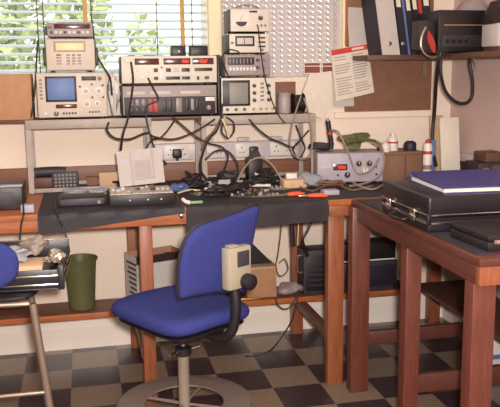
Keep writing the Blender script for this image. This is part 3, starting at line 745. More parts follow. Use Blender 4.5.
# ------------------------------------------------------------------ things on the bench, right half
BZ = 0.9345; MZ = 0.9345
# power supply with leads
U = Inst('power_supply', 'pale grey bench power supply with red digits and three knobs', (318, 150, 382, 181), BZ, 1.098, 0.20, 'greyp', 'lilac', Y=3.72, rz=radians(-8))
q = U.rect('display_window', (333.5, 161.5, 347, 168), 'reddark', 0.003); U.digits((338, 163.3, 345.5, 166.5), 3, q)
U.knob(347, 173, 2.8, 'black'); U.knob(358, 161.5, 2.5, 'black', 'greyp'); U.knob(368, 161.5, 2.5, 'black', 'greyp'); U.knob(364, 168.5, 3.0, 'creamp')
U.rect('lamp', (373, 163.5, 375.5, 166), 'red', 0.005, label='red lamp'); U.rect('socket', (337, 172, 339, 174), 'black', 0.004)
U.rect('name_strip', (322, 163, 331, 165.5), 'paperg', 0.001); U.rect('socket', (374, 172, 376, 174.2), 'black', 0.004)
zt = 1.0985
def onp(x, y, Y): return at(x, y, Y=Y)
t = thing('desolder_gun', 'black soldering gun with red band standing on power supply', 'soldering gun', onp(330, 150, 3.80)*1.0)
t.location.z = zt
o = Vector((t.location.x, t.location.y, zt))
fin('gun_body', MB().tube([Vector(at(331, 149, Y=3.8))-o, at(331, 141, Y=3.8)-o, at(329.5, 132, Y=3.8)-o, at(328, 121, Y=3.8)-o], 0.013, 12), 'black', t)
fin('red_collar', MB().tube([at(330, 134.5, Y=3.8)-o, at(329.6, 131.5, Y=3.8)-o], 0.0155, 12, 0), 'red', t)['label'] = 'red band'
fin('nozzle', MB().cyl(at(328, 121.2, Y=3.8)-o, at(327.5, 118, Y=3.8)-o, 0.010, 0.006), 'steel', t)
cable('grey loop of flex from soldering gun over power supply front', a3([(331, 130, 3.79), (338, 132, 3.76), (344, 143, 3.74), (349, 155, 3.69), (353, 166, 3.69), (359, 174, 3.68), (371, 170, 3.69), (379, 158, 3.70), (380, 148, 3.78), (372, 142, 3.8)]), 0.0055, 'greycab')
cable('second grey flex hanging round right side of power supply', a3([(376, 141, 3.80), (382, 148, 3.70), (384, 160, 3.66), (382, 172, 3.64), (376, 179, 3.6), (362, 184, 3.55), (350, 186, 3.5)]), 0.0055, 'greycab')
single('dark_cloth', crumple(0.062, 0.05, 0.022, 5), 'darkgrey', 'dark crumpled cloth on left top of power supply', 'cloth', (1.245, 3.85, zt))
single('test_lead_bundle', crumple(0.07, 0.05, 0.03, 9, k=0.5), 'olive', 'olive bundle of leads on right top of power supply', 'leads', (1.41, 3.82, zt))
cable('olive lead arching above power supply to its right', a3([(350, 148, 3.80), (356, 141, 3.8), (362, 139.5, 3.8), (370, 140, 3.8), (377, 142, 3.82), (383, 148, 3.85)]), 0.008, 'olive')
# brown box with bottles
t = thing('brown_box', 'brown wooden box carrying small bottles right of power supply', 'box', (1.70, 3.86, BZ))
x0 = at(383, 170, Y=3.78).x-1.70; x1 = at(422, 170, Y=3.78).x-1.70
fin('box_body', MB().box((x0, -0.08, 0), (x1, 0.12, 0.135), 0.003), 'boxbr', t)
fin('lid', MB().box((x0-0.003, -0.083, 0.1353), (x1+0.003, 0.123, 0.152), 0.002), 'boxbr', t)
fin('divider_edge', MB().box((x0+0.125, -0.084, 0.004), (x0+0.13, -0.0803, 0.13)), 'brownwood', t)
TZ = BZ+0.1525
def bottle(px, label, r, h, m, cm, Y=3.84, band=None, name='bottle'):
    x = at(px, 150, Y=Y).x
    t = thing(name, label, 'bottle', (x, Y, TZ), 0, 'bottles on the brown box')
    fin('bottle_body', MB().lathe([(r*0.95, 0), (r, 0.004), (r, h*0.6), (r*0.8, h*0.74), (r*0.4, h*0.82), (r*0.38, h*0.86)]), m, t)
    fin('cap', MB().lathe([(r*0.45, h*0.86+0.0002), (r*0.43, h*0.97), (r*0.2, h)]), cm, t)
    if band: fin('band', MB().lathe([(r*1.02, h*0.42), (r*1.02, h*0.52)]), band, t)
bottle(392.5, 'tall white bottle with red band on brown box', 0.029, 0.098, 'whitep', 'whitep', band='red', Y=3.85)
bottle(385.5, 'short white pot in front of red banded bottle', 0.024, 0.058, 'whitep', 'paperg', Y=3.80)
bottle(410, 'dark squat jar with white cap at right of brown box', 0.034, 0.064, 'navy', 'whitep', Y=3.83)
bottle(380.5, 'small black jar at left corner of brown box', 0.018, 0.05, 'black', 'greyp', Y=3.83)
# spray bottle with red cap
p = at(427, 173, Y=3.72)
t = thing('spray_can', 'white spray can with red cap and red label beside black cable', 'spray can', (p.x, 3.72, BZ))
R = 0.024; hh = at(427, 140, Y=3.72).z-BZ
fin('can_body', MB().lathe([(R*0.95, 0), (R, 0.004), (R, hh-0.035), (R*0.8, hh-0.018), (R*0.75, hh-0.0175)]), 'whitep', t)
fin('cap', MB().lathe([(R*0.5, hh-0.0172), (R*0.5, hh-0.003), (R*0.35, hh)]), 'red', t)['label'] = 'red cap'
fin('label_band', MB().lathe([(R*1.02, hh-0.075), (R*1.02, hh-0.058)]), 'red', t)
fin('label_band', MB().lathe([(R*1.02, 0.06), (R*1.02, 0.085)]), 'knobg', t)
# upright cards in the corner
t = thing('card_folders', 'cream cardboard folder propped upright in the corner by the right wall', 'folder', (1.99, 3.90, BZ))
fin('board', MB().box((-0.04, -0.03, 0), (0.075, -0.015, 0.32), 0.002, rot=Matrix.Rotation(radians(-8), 3, 'X'), piv=(0, 0, 0)), 'paper', t)
single('card_folder', MB().box((-0.05, 0.0, 0), (0.03, 0.012, 0.335), 0.002, rot=Matrix.Rotation(radians(-8), 3, 'X'), piv=(0, 0, 0)), 'cardd', 'tan card propped upright just behind the cream folder', 'folder', (1.965, 3.92, BZ))
single('slim_blue_book', MB().box((-0.012, -0.05, 0), (0.012, 0.02, 0.2), 0.003), 'bluel', 'slim light blue book standing left of the cream folder', 'book', (1.905, 3.93, BZ))
# dark gear at right
t = thing('valve_radio', 'brown and black device standing on bench at right edge of photo', 'device', (2.026, 3.50, BZ))
fin('device_body', MB().box((-0.075, -0.03, 0.0), (0.08, 0.12, 0.115), 0.006), 'darkcase', t)
fin('device_top', MB().box((-0.03, -0.02, 0.1155), (0.078, 0.11, 0.165), 0.006), 'brown', t)
fin('lens_ring', MB().lathe([(0.026, -0.0303), (0.024, -0.045), (0.016, -0.045)], (-0.035, 0, 0.065), 24, 'Y'), 'brass', t)
fin('front_plate', MB().box((0.0, -0.034, 0.02), (0.07, -0.0303, 0.10), 0.002), 'brown', t)

# briefcases
def case(name, label, loc, rz, w_, d_, h_, m='blacksh', hk=0.36):
    t = thing(name, label, 'briefcase', loc, rz)
    hs = h_*hk
    fin('case_base', MB().box((0, 0, 0), (w_, d_, hs-0.005), 0.008, 3), m, t)
    fin('case_lid', MB().box((0, 0, hs+0.005), (w_, d_, h_), 0.008, 3), m, t)
    fin('metal_trim', MB().box((-0.0035, -0.0035, hs-0.0185), (w_+0.0035, d_+0.0035, hs-0.0115), 0.0015), 'chrome', t)
    fin('metal_trim', MB().box((-0.0035, -0.0035, hs+0.0115), (w_+0.0035, d_+0.0035, hs+0.0185), 0.0015), 'chrome', t)
    fin('seam', MB().box((0.002, 0.002, hs-0.0049), (w_-0.002, d_-0.002, hs+0.0049)), 'black', t)
    return t, hs
t, hs = case('attache_case', 'large closed black attache case with chrome trim on right bench', (1.206, 2.487, MZ), radians(-1), 0.64, 0.46, 0.132)
for y in (0.12, 0.36):
    q = fin('latch', MB().box((-0.012, y-0.018, hs-0.022), (-0.0038, y+0.018, hs+0.024), 0.002), 'chrome', t)
    fin('latch_tongue', MB().cyl((-0.0165, y-0.012, hs), (-0.0165, y+0.012, hs), 0.004, n=10), 'chrome', q)
fin('handle', MB().tube([(-0.004, 0.175, hs-0.025), (-0.028, 0.18, hs-0.03), (-0.032, 0.24, hs-0.032), (-0.028, 0.30, hs-0.03), (-0.004, 0.305, hs-0.025)], 0.006), 'black', t)
fin('corner_cap', MB().box((-0.0045, -0.0045, hs-0.02), (0.012, 0.012, hs+0.02), 0.003), 'blacksh', t)
# blue ring binder lying on the case
CZ = MZ+0.1322
t = thing('ring_binder', 'blue ring binder lying flat on the closed black attache case', 'binder', (1.285, 2.535, CZ), radians(-4))
W_, D_ = 0.42, 0.35
fin('bottom_cover', MB().box((0, 0, 0), (W_, D_, 0.004), 0.001), 'blueb', t)
fin('page_block', MB().box((0.006, 0.006, 0.0043), (W_-0.02, D_-0.008, 0.0175)), 'paper', t)
fin('top_cover', MB().sheet(lambda u, v: (W_*u, D_*v, 0.021+0.014*v*v+0.003*sin(pi*u)), 8, 8, 0.004), 'blueb', t)
fin('spine', MB().box((0.002, D_+0.0005, 0), (W_-0.002, D_+0.004, 0.037), 0.001), 'blueb', t)
# small black instrument case in front
t = thing('instrument_case', 'small black case with silver catch on front corner of right bench', 'case', (1.262, 2.165, MZ), radians(3))
fin('case_base', MB().box((0, 0, 0), (0.36, 0.24, 0.032), 0.006), 'black', t)
fin('case_lid', MB().box((0, 0, 0.0325), (0.36, 0.24, 0.055), 0.006), 'black', t)
fin('catch', MB().box((0.02, -0.005, 0.022), (0.052, -0.0002, 0.038), 0.0015), 'chrome', t)['label'] = 'silver catch'
single('small_beige_box', MB().box((0, 0, 0), (0.1, 0.06, 0.055), 0.004), 'boxbeige', 'little beige box at front edge of right bench, cut by the photo', 'box', (1.375, 2.10, MZ))

# bench items between racks and edge
def pcb(label, x, y, w_, d_, rz, m='pcb', z=MZ, n=8, seed=1):
    t = thing('circuit_board', label, 'circuit board', (x, y, z), rz, None)
    fin('board', MB().box((-w_/2, -d_/2, 0), (w_/2, d_/2, 0.003)), m, t)
    r_ = random.Random(seed)
    for i in range(n):
        a = -w_/2+w_*(i+0.5)/n; c = r_.uniform(-d_*0.3, d_*0.3); s_ = min(w_/n*0.35, 0.012)
        fin('component', MB().box((a-s_, c-s_*1.3, 0.0032), (a+s_, c+s_*1.3, 0.006+r_.random()*0.014), 0.001), r_.choice(['black', 'greyp', 'brown', 'alu']), t)
# opened unit with propped lid
t = thing('opened_unit', 'opened black electronic unit with silver lid propped upright behind it', 'electronics', (0.24, 3.52, 0.9345))
fin('chassis', MB().box((-0.145, -0.16, 0), (0.145, 0.06, 0.052), 0.003), 'black', t)
fin('top_board', MB().box((-0.14, -0.155, 0.0523), (0.14, 0.055, 0.056)), 'pcbsil', t)
r_ = random.Random(12)
for i in range(12):
    a = -0.125+0.0225*i; c = r_.uniform(-0.14, 0.0); s_ = r_.uniform(0.005, 0.011)
    fin('component', MB().box((a-s_, c-s_, 0.0562), (a+s_, c+s_*1.4, 0.062+r_.random()*0.014), 0.001), r_.choice(['black', 'alu', 'pcb', 'lilac', 'paperg']), t)
for x in (-0.055, 0.025, 0.085): fin('indicator', MB().lathe([(0.004, -0.1602), (0.003, -0.163)], (x, 0, 0.026), 10, 'Y'), 'lcd', t)
lidc = [at(116, 152, Y=3.58), at(161, 147, Y=3.58), at(165, 182, Y=3.56), at(120, 187, Y=3.56)]
o = Vector(t.location)
Q = [v-o for v in lidc]
def lid(u, v):
    q = Q[0].lerp(Q[1], u).lerp(Q[3].lerp(Q[2], u), v); return (q.x, q.y, q.z)
q = fin('lid', MB().sheet(lid, 6, 6, 0.006), 'alu', t); q['label'] = 'silver metal lid standing upright'
def sub(u0, u1, v0, v1, dy): return lambda u, v: Vector(lid(u0+(u1-u0)*u, v0+(v1-v0)*v))+Vector((0, dy, 0))
fin('pressed_panel', MB().sheet(sub(0.36, 0.72, 0.3, 0.76, -0.006), 2, 2, 0.004), 'greyp', q)
fin('pressed_rib', MB().sheet(sub(0.34, 0.8, 0.79, 0.84, -0.006), 2, 2, 0.005), 'knobg', q)
fin('pressed_rib', MB().sheet(sub(0.28, 0.32, 0.02, 0.98, -0.005), 2, 2, 0.004), 'greyp', q)
fin('pressed_rib', MB().sheet(sub(0.76, 0.80, 0.02, 0.76, -0.005), 2, 2, 0.004), 'greyp', q)

t = thing('keypad', 'dark perforated keypad behind left rack leg on bench', 'keypad', (-0.155, 3.99, BZ))
fin('keypad_body', MB().box((-0.02, 0, 0), (0.115, 0.03, 0.085), 0.004), 'darkgrey', t)
for i in range(6):
    for j in range(4): fin('key', MB().box((-0.008+i*0.019, -0.004, 0.01+j*0.018), (0.004+i*0.019, -0.0004, 0.021+j*0.018), 0.001), 'knobg', t)
single('rolled_cloth', MB().tube([(-0.08, 0, 0.028), (-0.03, 0, 0.03), (0.03, 0.004, 0.03), (0.08, 0.006, 0.027)], 0.026, 12), 'darkgrey', 'dark grey rolled cloth left of the perforated keypad', 'cloth', (-0.185, 4.08, 0.985))
single('stacked_log', MB().box((-0.09, -0.03, 0), (0.1, 0.028, 0.053), 0.004), 'brown', 'low brown block under the rolled grey cloth', 'box', (-0.185, 4.075, BZ))
single('tan_box', MB().box((-0.05, -0.03, 0), (0.05, 0.03, 0.075), 0.003), 'cardd', 'small tan carton behind silver lid on left bench', 'box', (0.115, 4.02, BZ))
single('tan_box', MB().box((-0.03, -0.025, 0), (0.03, 0.025, 0.045), 0.003), 'boxbr', 'tiny brown carton right of the perforated keypad', 'box', (0.03, 4.07, BZ))
t = thing('radio_cabinet', 'black boxed set with pale top edge at far left of bench', 'box', (-0.38, 3.52, BZ))
fin('cabinet', MB().box((-0.11, -0.10, 0), (0.10, 0.14, 0.10), 0.004), 'black', t)
fin('top_lip', MB().box((-0.112, -0.102, 0.1003), (0.102, -0.06, 0.108), 0.002), 'lilac', t)
fin('grille', MB().box((-0.09, -0.104, 0.02), (0.06, -0.1005, 0.08), 0.001), 'darkgrey', t)
single('small_lilac_box', MB().box((-0.028, -0.02, 0), (0.028, 0.03, 0.034), 0.003), 'lilac', 'small lilac-grey box at bench edge below the black boxed set', 'box', (-0.255, 3.335, BZ))
single('polythene_bag', crumple(0.06, 0.045, 0.017, 21), 'poly', 'clear crumpled polythene bag on bench in front of left rack', 'bag', (-0.06, 3.72, MZ))
single('polythene_bag', crumple(0.05, 0.04, 0.018, 23), 'poly', 'second clear polythene bag left of the opened black unit', 'bag', (0.045, 3.70, MZ))
single('blue_bag', crumple(0.05, 0.05, 0.022, 25), 'bluel', 'crumpled blue plastic wrap behind right corner of opened unit', 'bag', (0.455, 3.72, MZ))
t = thing('black_transceiver', 'low black transceiver on mat left of opened unit', 'electronics', (-0.02, 3.50, MZ))
fin('case', MB().box((-0.11, -0.08, 0), (0.10, 0.08, 0.035), 0.004), 'black', t)
fin('front_plate', MB().box((-0.10, -0.083, 0.005), (0.09, -0.0803, 0.03), 0.001), 'darkgrey', t)
fin('knob', MB().lathe([(0.009, -0.0832), (0.008, -0.094)], (0.07, 0, 0.018), 14, 'Y'), 'knobg', t)
pcb('loose populated circuit board lying beside the blue wrap', 0.56, 3.62, 0.12, 0.09, 0.3, seed=2)
pcb('dark strip board with white parts in front of the black transformer', 0.80, 3.60, 0.17, 0.08, -0.05, 'darkgrey', n=10, seed=4)
pcb('brown bare board leaning low between rack legs', 0.66, 3.78, 0.11, 0.07, 0.6, 'brown', BZ, seed=6)
pcb('small olive board behind orange gripped pliers', 0.95, 3.66, 0.10, 0.07, 0.2, seed=8)
t = thing('transformer_unit', 'black upright power adapter standing between right rack legs', 'power adapter', (0.885, 3.96, BZ))
fin('housing', MB().box((-0.035, -0.04, 0), (0.045, 0.05, 0.13), 0.006), 'black', t)
fin('sloped_top', MB().hexa([(-0.02, -0.03, 0.1303), (0.04, -0.03, 0.1303), (0.04, 0.04, 0.1303), (-0.02, 0.04, 0.1303), (0.0, -0.015, 0.165), (0.03, -0.015, 0.165), (0.03, 0.025, 0.165), (0.0, 0.025, 0.165)]), 'darkcase', t)
fin('label_patch', MB().box((0.0, -0.042, 0.04), (0.02, -0.0403, 0.06)), 'paper', t)
single('junction_block', MB().box((-0.05, -0.03, 0), (0.05, 0.03, 0.06), 0.004), 'darkgrey', 'dark grey block left of the black power adapter', 'block', (0.755, 3.97, BZ))
single('tan_box', MB().box((-0.06, -0.045, 0), (0.06, 0.045, 0.042), 0.003), 'cardd', 'flat tan carton behind the orange gripped pliers', 'box', (1.035, 3.70, MZ))
single('white_block', MB().box((-0.028, -0.02, 0), (0.028, 0.02, 0.028), 0.004), 'whitep', 'little white plastic block on top of flat tan carton', 'block', (1.03, 3.72, MZ+0.0422))
single('polythene_bag', crumple(0.06, 0.06, 0.035, 31), 'poly', 'clear polythene bag at foot of right rack leg', 'bag', (1.13, 3.70, BZ))
single('dark_grey_meter', MB().box((-0.04, -0.03, 0), (0.04, 0.03, 0.026), 0.005), 'lilac', 'small grey pocket meter on bench corner above joining legs', 'meter', (1.145, 3.43, MZ-0.004))
def pliers(label, x, y, rz):
    t = thing('pliers', label, 'pliers', (x, y, MZ), rz)
    for s_ in (-1, 1):
        fin('grip', MB().tube([(0, s_*0.006, 0.007), (0.04, s_*0.02, 0.008), (0.085, s_*0.016, 0.007)], 0.0065), 'orangep', t)['label'] = 'orange grip'
    fin('jaws', MB().box((-0.05, -0.007, 0.002), (0.0, 0.007, 0.012), 0.003), 'steel', t)
pliers('orange gripped pliers lying nearest the grey arched cable', 0.93, 3.43, 0.25)
pliers('orange gripped pliers lying nearest the bench corner', 1.02, 3.37, -0.1)
t = thing('crocodile_clip', 'green and white clip hanging at bench edge right of opened unit', 'clip', (0.452, 3.33, MZ))
fin('clip_body', MB().tube([(-0.03, 0.03, 0.02), (-0.02, 0.01, 0.012), (0.0, 0.0, 0.008)], 0.009), 'whitep', t)
fin('sleeve', MB().tube([(0.002, 0.0, 0.008), (0.03, 0.0, 0.008), (0.055, 0.005, 0.008)], 0.007), 'green', t)['label'] = 'green sleeve'

# wall trunking with sockets and plug
t = thing('socket_trunking', 'white wall trunking with mains sockets behind the racks', 'trunking', (0.79, WY, 1.045))
fin('trunk_body', MB().box((-0.42, -0.045, 0), (0.42, -0.0006, 0.092), 0.005), 'trunk', t)
for x in (-0.30, -0.1, 0.1, 0.3):
    q = fin('socket_plate', MB().box((x-0.07, -0.05, 0.008), (x+0.07, -0.0453, 0.084), 0.002), 'whitep', t)
    for dx in (-0.035, 0.035):
        fin('socket_holes', MB().box((dx+x-0.003, -0.0506, 0.055), (dx+x+0.003, -0.0501, 0.065)).box((dx+x-0.013, -0.0506, 0.03), (dx+x-0.006, -0.0501, 0.036)).box((dx+x+0.006, -0.0506, 0.03), (dx+x+0.013, -0.0501, 0.036)), 'black', q)
for k, (x, lb) in enumerate(((0.49, 'black mains plug in wall trunking right of silver lid'), (0.92, 'black mains plug in trunking behind the power adapter'))):
    t = thing('mains_plug', lb, 'plug', (x, WY-0.0512, 1.06))
    fin('plug_body', MB().box((-0.025, -0.035, 0), (0.025, -0.0003, 0.05), 0.008), 'black', t)
    fin('cord_grip', MB().cyl((0, -0.018, -0.014), (0, -0.018, 0.001), 0.007), 'black', t)
for x, lb in ((0.665, 'low white box on top of wall trunking, leftmost of three'), (0.87, 'white box on top of wall trunking behind the adapter'), (1.06, 'white box on top of wall trunking near right rack leg')):
    single('trunking_adapter', MB().box((-0.033, -0.035, 0), (0.033, 0, 0.022), 0.004), 'trunk', lb, 'box', (x, WY-0.004, 1.1375))

# cables on and under the racks
C_ = 3.80
cab = [
 ('black cable dropping from left of wide cream instrument to silver lid', [(131, 62, 3.84), (133, 80, 3.82), (131, 100, 3.82), (128, 118, 3.82), (123, 135, 3.8), (121, 150, 3.7)], .0055, 'blackrub'),
 ('black cable arcing off wide cream instrument past the silver lid', [(148, 78, 3.84), (153, 88, 3.82), (158, 100, 3.82), (146, 108, 3.82), (150, 135, 3.8), (158, 155, 3.75), (167, 164, 3.72)], .005, 'blackrub'),
 ('black loop of cable hanging beneath the left rack rail', [(109, 122, 3.82), (107, 130, 3.82), (115, 138, 3.82), (130, 139, 3.8), (146, 133, 3.8), (155, 137, 3.82), (175, 139, 3.82), (198, 130, 3.82), (215, 119, 3.83)], .005, 'blackrub'),
 ('thin black cable crossing downward from board middle to right rack', [(171, 116, 3.83), (182, 125, 3.81), (195, 136, 3.8), (208, 143, 3.8), (222, 147, 3.8), (228, 156, 3.78), (226, 165, 3.75), (222, 178, 3.7)], .0045, 'blackrub'),
 ('black cable slanting from board down left behind silver lid', [(176, 118, 3.83), (168, 130, 3.83), (160, 138, 3.83), (152, 140, 3.82), (146, 150, 3.78), (150, 158, 3.76)], .0045, 'blackrub'),
 ('black cable falling from oscilloscope side through right rack', [(222, 104, 3.84), (221, 118, 3.82), (217, 130, 3.82), (210, 138, 3.8), (204, 150, 3.78), (200, 168, 3.72), (207, 180, 3.65)], .006, 'blackrub'),
 ('brown cable bundled beside right rack inner leg', [(223, 114, 3.84), (219, 124, 3.83), (213, 133, 3.82), (206, 140, 3.81), (202, 150, 3.8)], .008, 'browncab'),
 ('black loop hanging under oscilloscope next to brown cable', [(226, 117, 3.82), (233, 122, 3.81), (234, 131, 3.8), (228, 138, 3.8), (222, 132, 3.8), (223, 122, 3.82)], .0045, 'blackrub'),
 ('black lead running across the meter stack faces', [(258, 26, 3.835), (260, 45, 3.835), (262, 60, 3.835), (265, 78, 3.835), (269, 92, 3.835), (274, 106, 3.835), (279, 116, 3.82), (285, 123, 3.8)], .0035, 'blackrub'),
 ('black lead looping out left of the slotted strip unit', [(228, 75, 3.84), (224, 66, 3.82), (222, 58, 3.82), (228, 50, 3.83), (237, 51, 3.835), (240, 54, 3.84)], .0035, 'blackrub'),
 ('thin dark cable slanting below oscilloscope to the right', [(249, 119, 3.83), (258, 129, 3.81), (270, 138, 3.81), (282, 143, 3.8), (293, 147, 3.8), (303, 137, 3.82), (309, 130, 3.84)], .0045, 'blackrub'),
 ('grey cable ring hanging on right rack leg', [(301, 96, 3.84), (294, 118, 3.82), (290, 142, 3.8), (294, 155, 3.8), (304, 159, 3.8), (311, 152, 3.81), (312, 135, 3.82), (309, 115, 3.83), (304, 98, 3.84)], .0045, 'greycab'),
 ('black curled cable inside right rack beside leg', [(296, 125, 3.95), (301, 138, 3.94), (305, 148, 3.94), (299, 158, 3.94), (293, 150, 3.94), (298, 142, 3.94)], .0045, 'blackrub'),
 ('grey cable arching up from bench middle like a hoop', [(236, 184, 3.75), (243, 170, 3.75), (252, 160, 3.74), (262, 158, 3.73), (272, 165, 3.72), (280, 177, 3.71), (286, 187, 3.7)], .005, 'greycab'),
 ('cream cable lying across mat right of opened unit', [(178, 193, 3.62), (190, 190, 3.66), (202, 191, 3.66), (214, 194, 3.62)], .0045, 'creamcab'),
 ('black cable heap end curling beside bare brown board', [(205, 160, 3.82), (214, 152, 3.82), (224, 150, 3.8), (232, 155, 3.8), (238, 166, 3.78), (236, 178, 3.74), (228, 186, 3.62)], .005, 'blackrub'),
 ('black cable draped from left stack down behind blue screen instrument', [(92, 20, 4.0), (94, 38, 3.99), (97, 55, 3.98), (104, 68, 3.95), (110, 78, 3.9), (112, 95, 3.86)], .0045, 'blackrub'),
 ('thin black cable left of blue screen instrument', [(38, 40, 4.0), (36.5, 60, 3.95), (35.5, 85, 3.855), (33, 105, 3.85), (31, 118, 3.845)], .004, 'blackrub'),
 ('cream cable stub among leads under oscilloscope', [(222, 119, 3.81), (226, 127, 3.8), (229, 138, 3.8)], .005, 'creamcab'),
 ('dark cable lying on bench before the grey pocket meter', [(300, 187, 3.62), (312, 191, 3.55), (322, 187, 3.58), (336, 184, 3.6), (352, 190, 3.5), (372, 186, 3.5)], .0045, 'browncab'),
 ('pale grey cable lying on side bench below power supply', [(352, 182, 3.58), (362, 187, 3.5), (374, 189, 3.46), (388, 182, 3.58)], .005, 'greycab'),
 ('thin black cord hanging over bench edge at far left', [(23, 203, 3.33), (23.5, 215, 3.266), (21, 225, 3.262), (20.5, 234, 3.262), (20, 242, 3.262)], .004, 'blackrub'),
 ('black cord hanging off left mat toward the tool case', [(54, 200, 3.5), (57, 214, 3.255), (63, 228, 3.235), (67, 240, 3.22), (69, 250, 3.18)], .005, 'blackrub'),
]
for lb, pts, r_, m in cab: cable(lb, a3(pts), r_, m)
rr = random.Random(5)
for k, (x, y, lb) in enumerate(((0.62, 3.52, 'tangle of black leads nearest the bench edge left of pliers'), (0.545, 3.84, 'tangle of black leads below the black mains plug'), (0.72, 3.66, 'tangle of black leads under left foot of grey hoop'), (1.22, 3.62, 'tangle of brown leads in front of power supply'), (0.63, 3.94, 'black lead heap on bench inside left foot of right rack'), (0.86, 3.78, 'black lead heap just behind the dark strip board'), (0.30, 3.78, 'black lead heap behind the propped silver lid'), (1.0, 3.88, 'black lead heap beside flat tan carton'))):
    pts = []
    for i in range(22):
        a = i*1.9; q = rr.uniform(0.02, 0.075); pts.append((q*cos(a)*1.3, q*sin(a)*0.8, 0.006+0.03*rr.random()))
    single('lead_tangle', MB().tube(pts, 0.004, 6, 5), 'browncab' if k == 3 else 'blackrub', lb, 'leads', (x, y, MZ))
for k, (x, y, h, lb) in enumerate(((0.53, 3.76, 0.10, 'tall coil of black leads piled in front of the mains plug'), (0.70, 3.80, 0.085, 'tall pile of black leads below the brown hanging cable'), (0.93, 3.86, 0.07, 'pile of black leads in front of the power adapter foot'), (0.20, 3.86, 0.06, 'coil of black leads under the silver lid near left rack rail'))):
    pts = []
    for i in range(26):
        a = i*2.3; q = rr.uniform(0.03, 0.07); pts.append((q*cos(a)*1.2, q*sin(a)*0.7, 0.006+h*rr.random()*(1-q/0.1)*1.6))
    single('lead_tangle', MB().tube(pts, 0.0045, 6, 5), 'blackrub', lb, 'leads', (x, y, MZ))
pcb('reddish brown board propped on leads below the mains plug', 0.50, 3.92, 0.13, 0.06, 0.2, 'brown', n=7, seed=14)
pcb('narrow olive board lying at bench edge left of the pliers', 0.83, 3.47, 0.14, 0.05, 0.1, n=9, seed=15)
pcb('small dark board lying between grey hoop and white tube', 0.72, 3.50, 0.10, 0.06, -0.2, 'darkgrey', n=6, seed=16)
single('steel_bracket', MB().box((-0.03, -0.02, 0), (0.03, 0.02, 0.004)).box((-0.03, 0.016, 0.0042), (0.03, 0.02, 0.05)), 'alu', 'small silver angle bracket beside right rack inner leg', 'bracket', (0.68, 3.70, MZ))
# small components scattered
for k, (x, y, m, lb) in enumerate(((0.60, 3.70, 'paper', 'short white ferrite sleeve on mat near bare brown board'), (0.66, 3.60, 'paperg', 'short grey sleeve on mat below the white one'), (0.87, 3.74, 'whitep', 'long white tube lying behind the strip board'))):
    single('sleeve', MB().cyl((-0.025-0.03*(k == 2), 0, 0.009), (0.025+0.03*(k == 2), 0.008, 0.009), 0.008, n=12), m, lb, 'sleeve', (x, y, MZ), 0.2-0.3*k)

# ------------------------------------------------------------------ under the bench
S0 = 0.2825
t = thing('waste_carton', 'white printed carton lined with black bag on lower shelf behind orange leg', 'carton', (0.338, 3.98, S0), radians(20))
w2, d2, hh = 0.14, 0.08, 0.29
for nm, lo, hi, m in (('front_wall', (-w2, -d2, 0), (w2, -d2+0.004, hh), 'news'), ('back_wall', (-w2, d2-0.004, 0), (w2, d2, hh), 'card'), ('side_wall', (-w2, -d2+0.0042, 0), (-w2+0.004, d2-0.0042, hh), 'news'), ('side_wall', (w2-0.004, -d2+0.0042, 0), (w2, d2-0.0042, hh), 'card')):
    q = fin(nm, MB().box(lo, hi), m, t)
g = MB()
for k in range(9): g.box((-w2-0.0008, -d2+0.012, 0.025+k*0.027), (-w2-0.0002, -d2+0.04+rr.uniform(0.05, 0.1), 0.037+k*0.027))
fin('printed_lines', g, 'darkgrey', t)
fin('liner', MB().sheet(lambda u, v: (-w2+0.006+(2*w2-0.012)*u, -d2+0.007+(2*d2-0.014)*v, hh-0.05+0.012*sin(9*u)+0.01*cos(14*v)), 12, 8, 0.002), 'liner', t)
fin('liner_fold', MB().box((-w2-0.002, -d2-0.002, hh-0.04), (w2+0.002, -d2-0.0003, hh+0.003)), 'liner', t)
fin('carton_floor', MB().box((-w2+0.005, -d2+0.005, 0), (w2-0.005, d2-0.005, 0.004)), 'card', t)
p = at(82, 300, Y=4.02)
t = thing('waste_bin', 'olive green plastic bin on lower shelf at left', 'bin', (p.x, 4.0, S0))
fin('bin_body', MB().lathe([(0.062, 0), (0.068, 0.006), (0.084, 0.25), (0.09, 0.272), (0.086, 0.274), (0.079, 0.25), (0.064, 0.01)], close=True), 'olive', t)
fin('rim', MB().lathe([(0.0905, 0.262), (0.094, 0.268), (0.094, 0.276), (0.0905, 0.278)], close=False), 'olive', t)
def boxat(name, label, cat, px, Y, z0, m, depth, **k):
    a = at(px[0], px[3], Y=Y); c = at(px[2], px[1], Y=Y)
    t = thing(name, label, cat, ((a.x+c.x)/2, Y, z0)); return t, (c.x-a.x)/2, c.z-z0
t, hw, hh = boxat('cardboard_box', '', 'box', (247, 266, 276.5, 291), 3.93, S0, 'card', 0.16)
t['label'] = 'brown cardboard box on lower shelf right of blue chair'
fin('box_body', MB().box((-hw, 0, 0), (hw, 0.15, hh-0.012), 0.002), 'card', t)
fin('box_flap', MB().box((-hw-0.002, -0.002, hh-0.0117), (hw+0.002, 0.152, hh), 0.001), 'cardd', t)
t2 = single('black_folder', MB().prism([(-0.07, 0), (0.075, 0), (0.045, 0.03), (-0.045, 0.125), (-0.065, 0.12)], 0.0, 0.05), 'black', 'black sloping folder on top of brown cardboard box under bench', 'folder', (t.location.x+0.005, 4.0, S0+hh+0.0006))
p = at(253, 295, Y=3.91)
single('yellow_ruler', MB().box((-0.065, -0.008, 0), (0.055, 0.008, 0.012), 0.002), 'brass', 'yellow wooden rule lying at shelf edge below cardboard box', 'ruler', (p.x-0.02, 3.912, S0))
single('grey_rags', crumple(0.07, 0.05, 0.035, 41), 'greyp', 'crumpled grey papers on lower shelf beside rear bench leg', 'papers', (at(290, 290, Y=3.96).x, 3.965, S0))
t, hw, hh = boxat('equipment_case', '', 'case', (304, 249, 337, 295), 3.92, S0, 'darkgrey', 0.2)
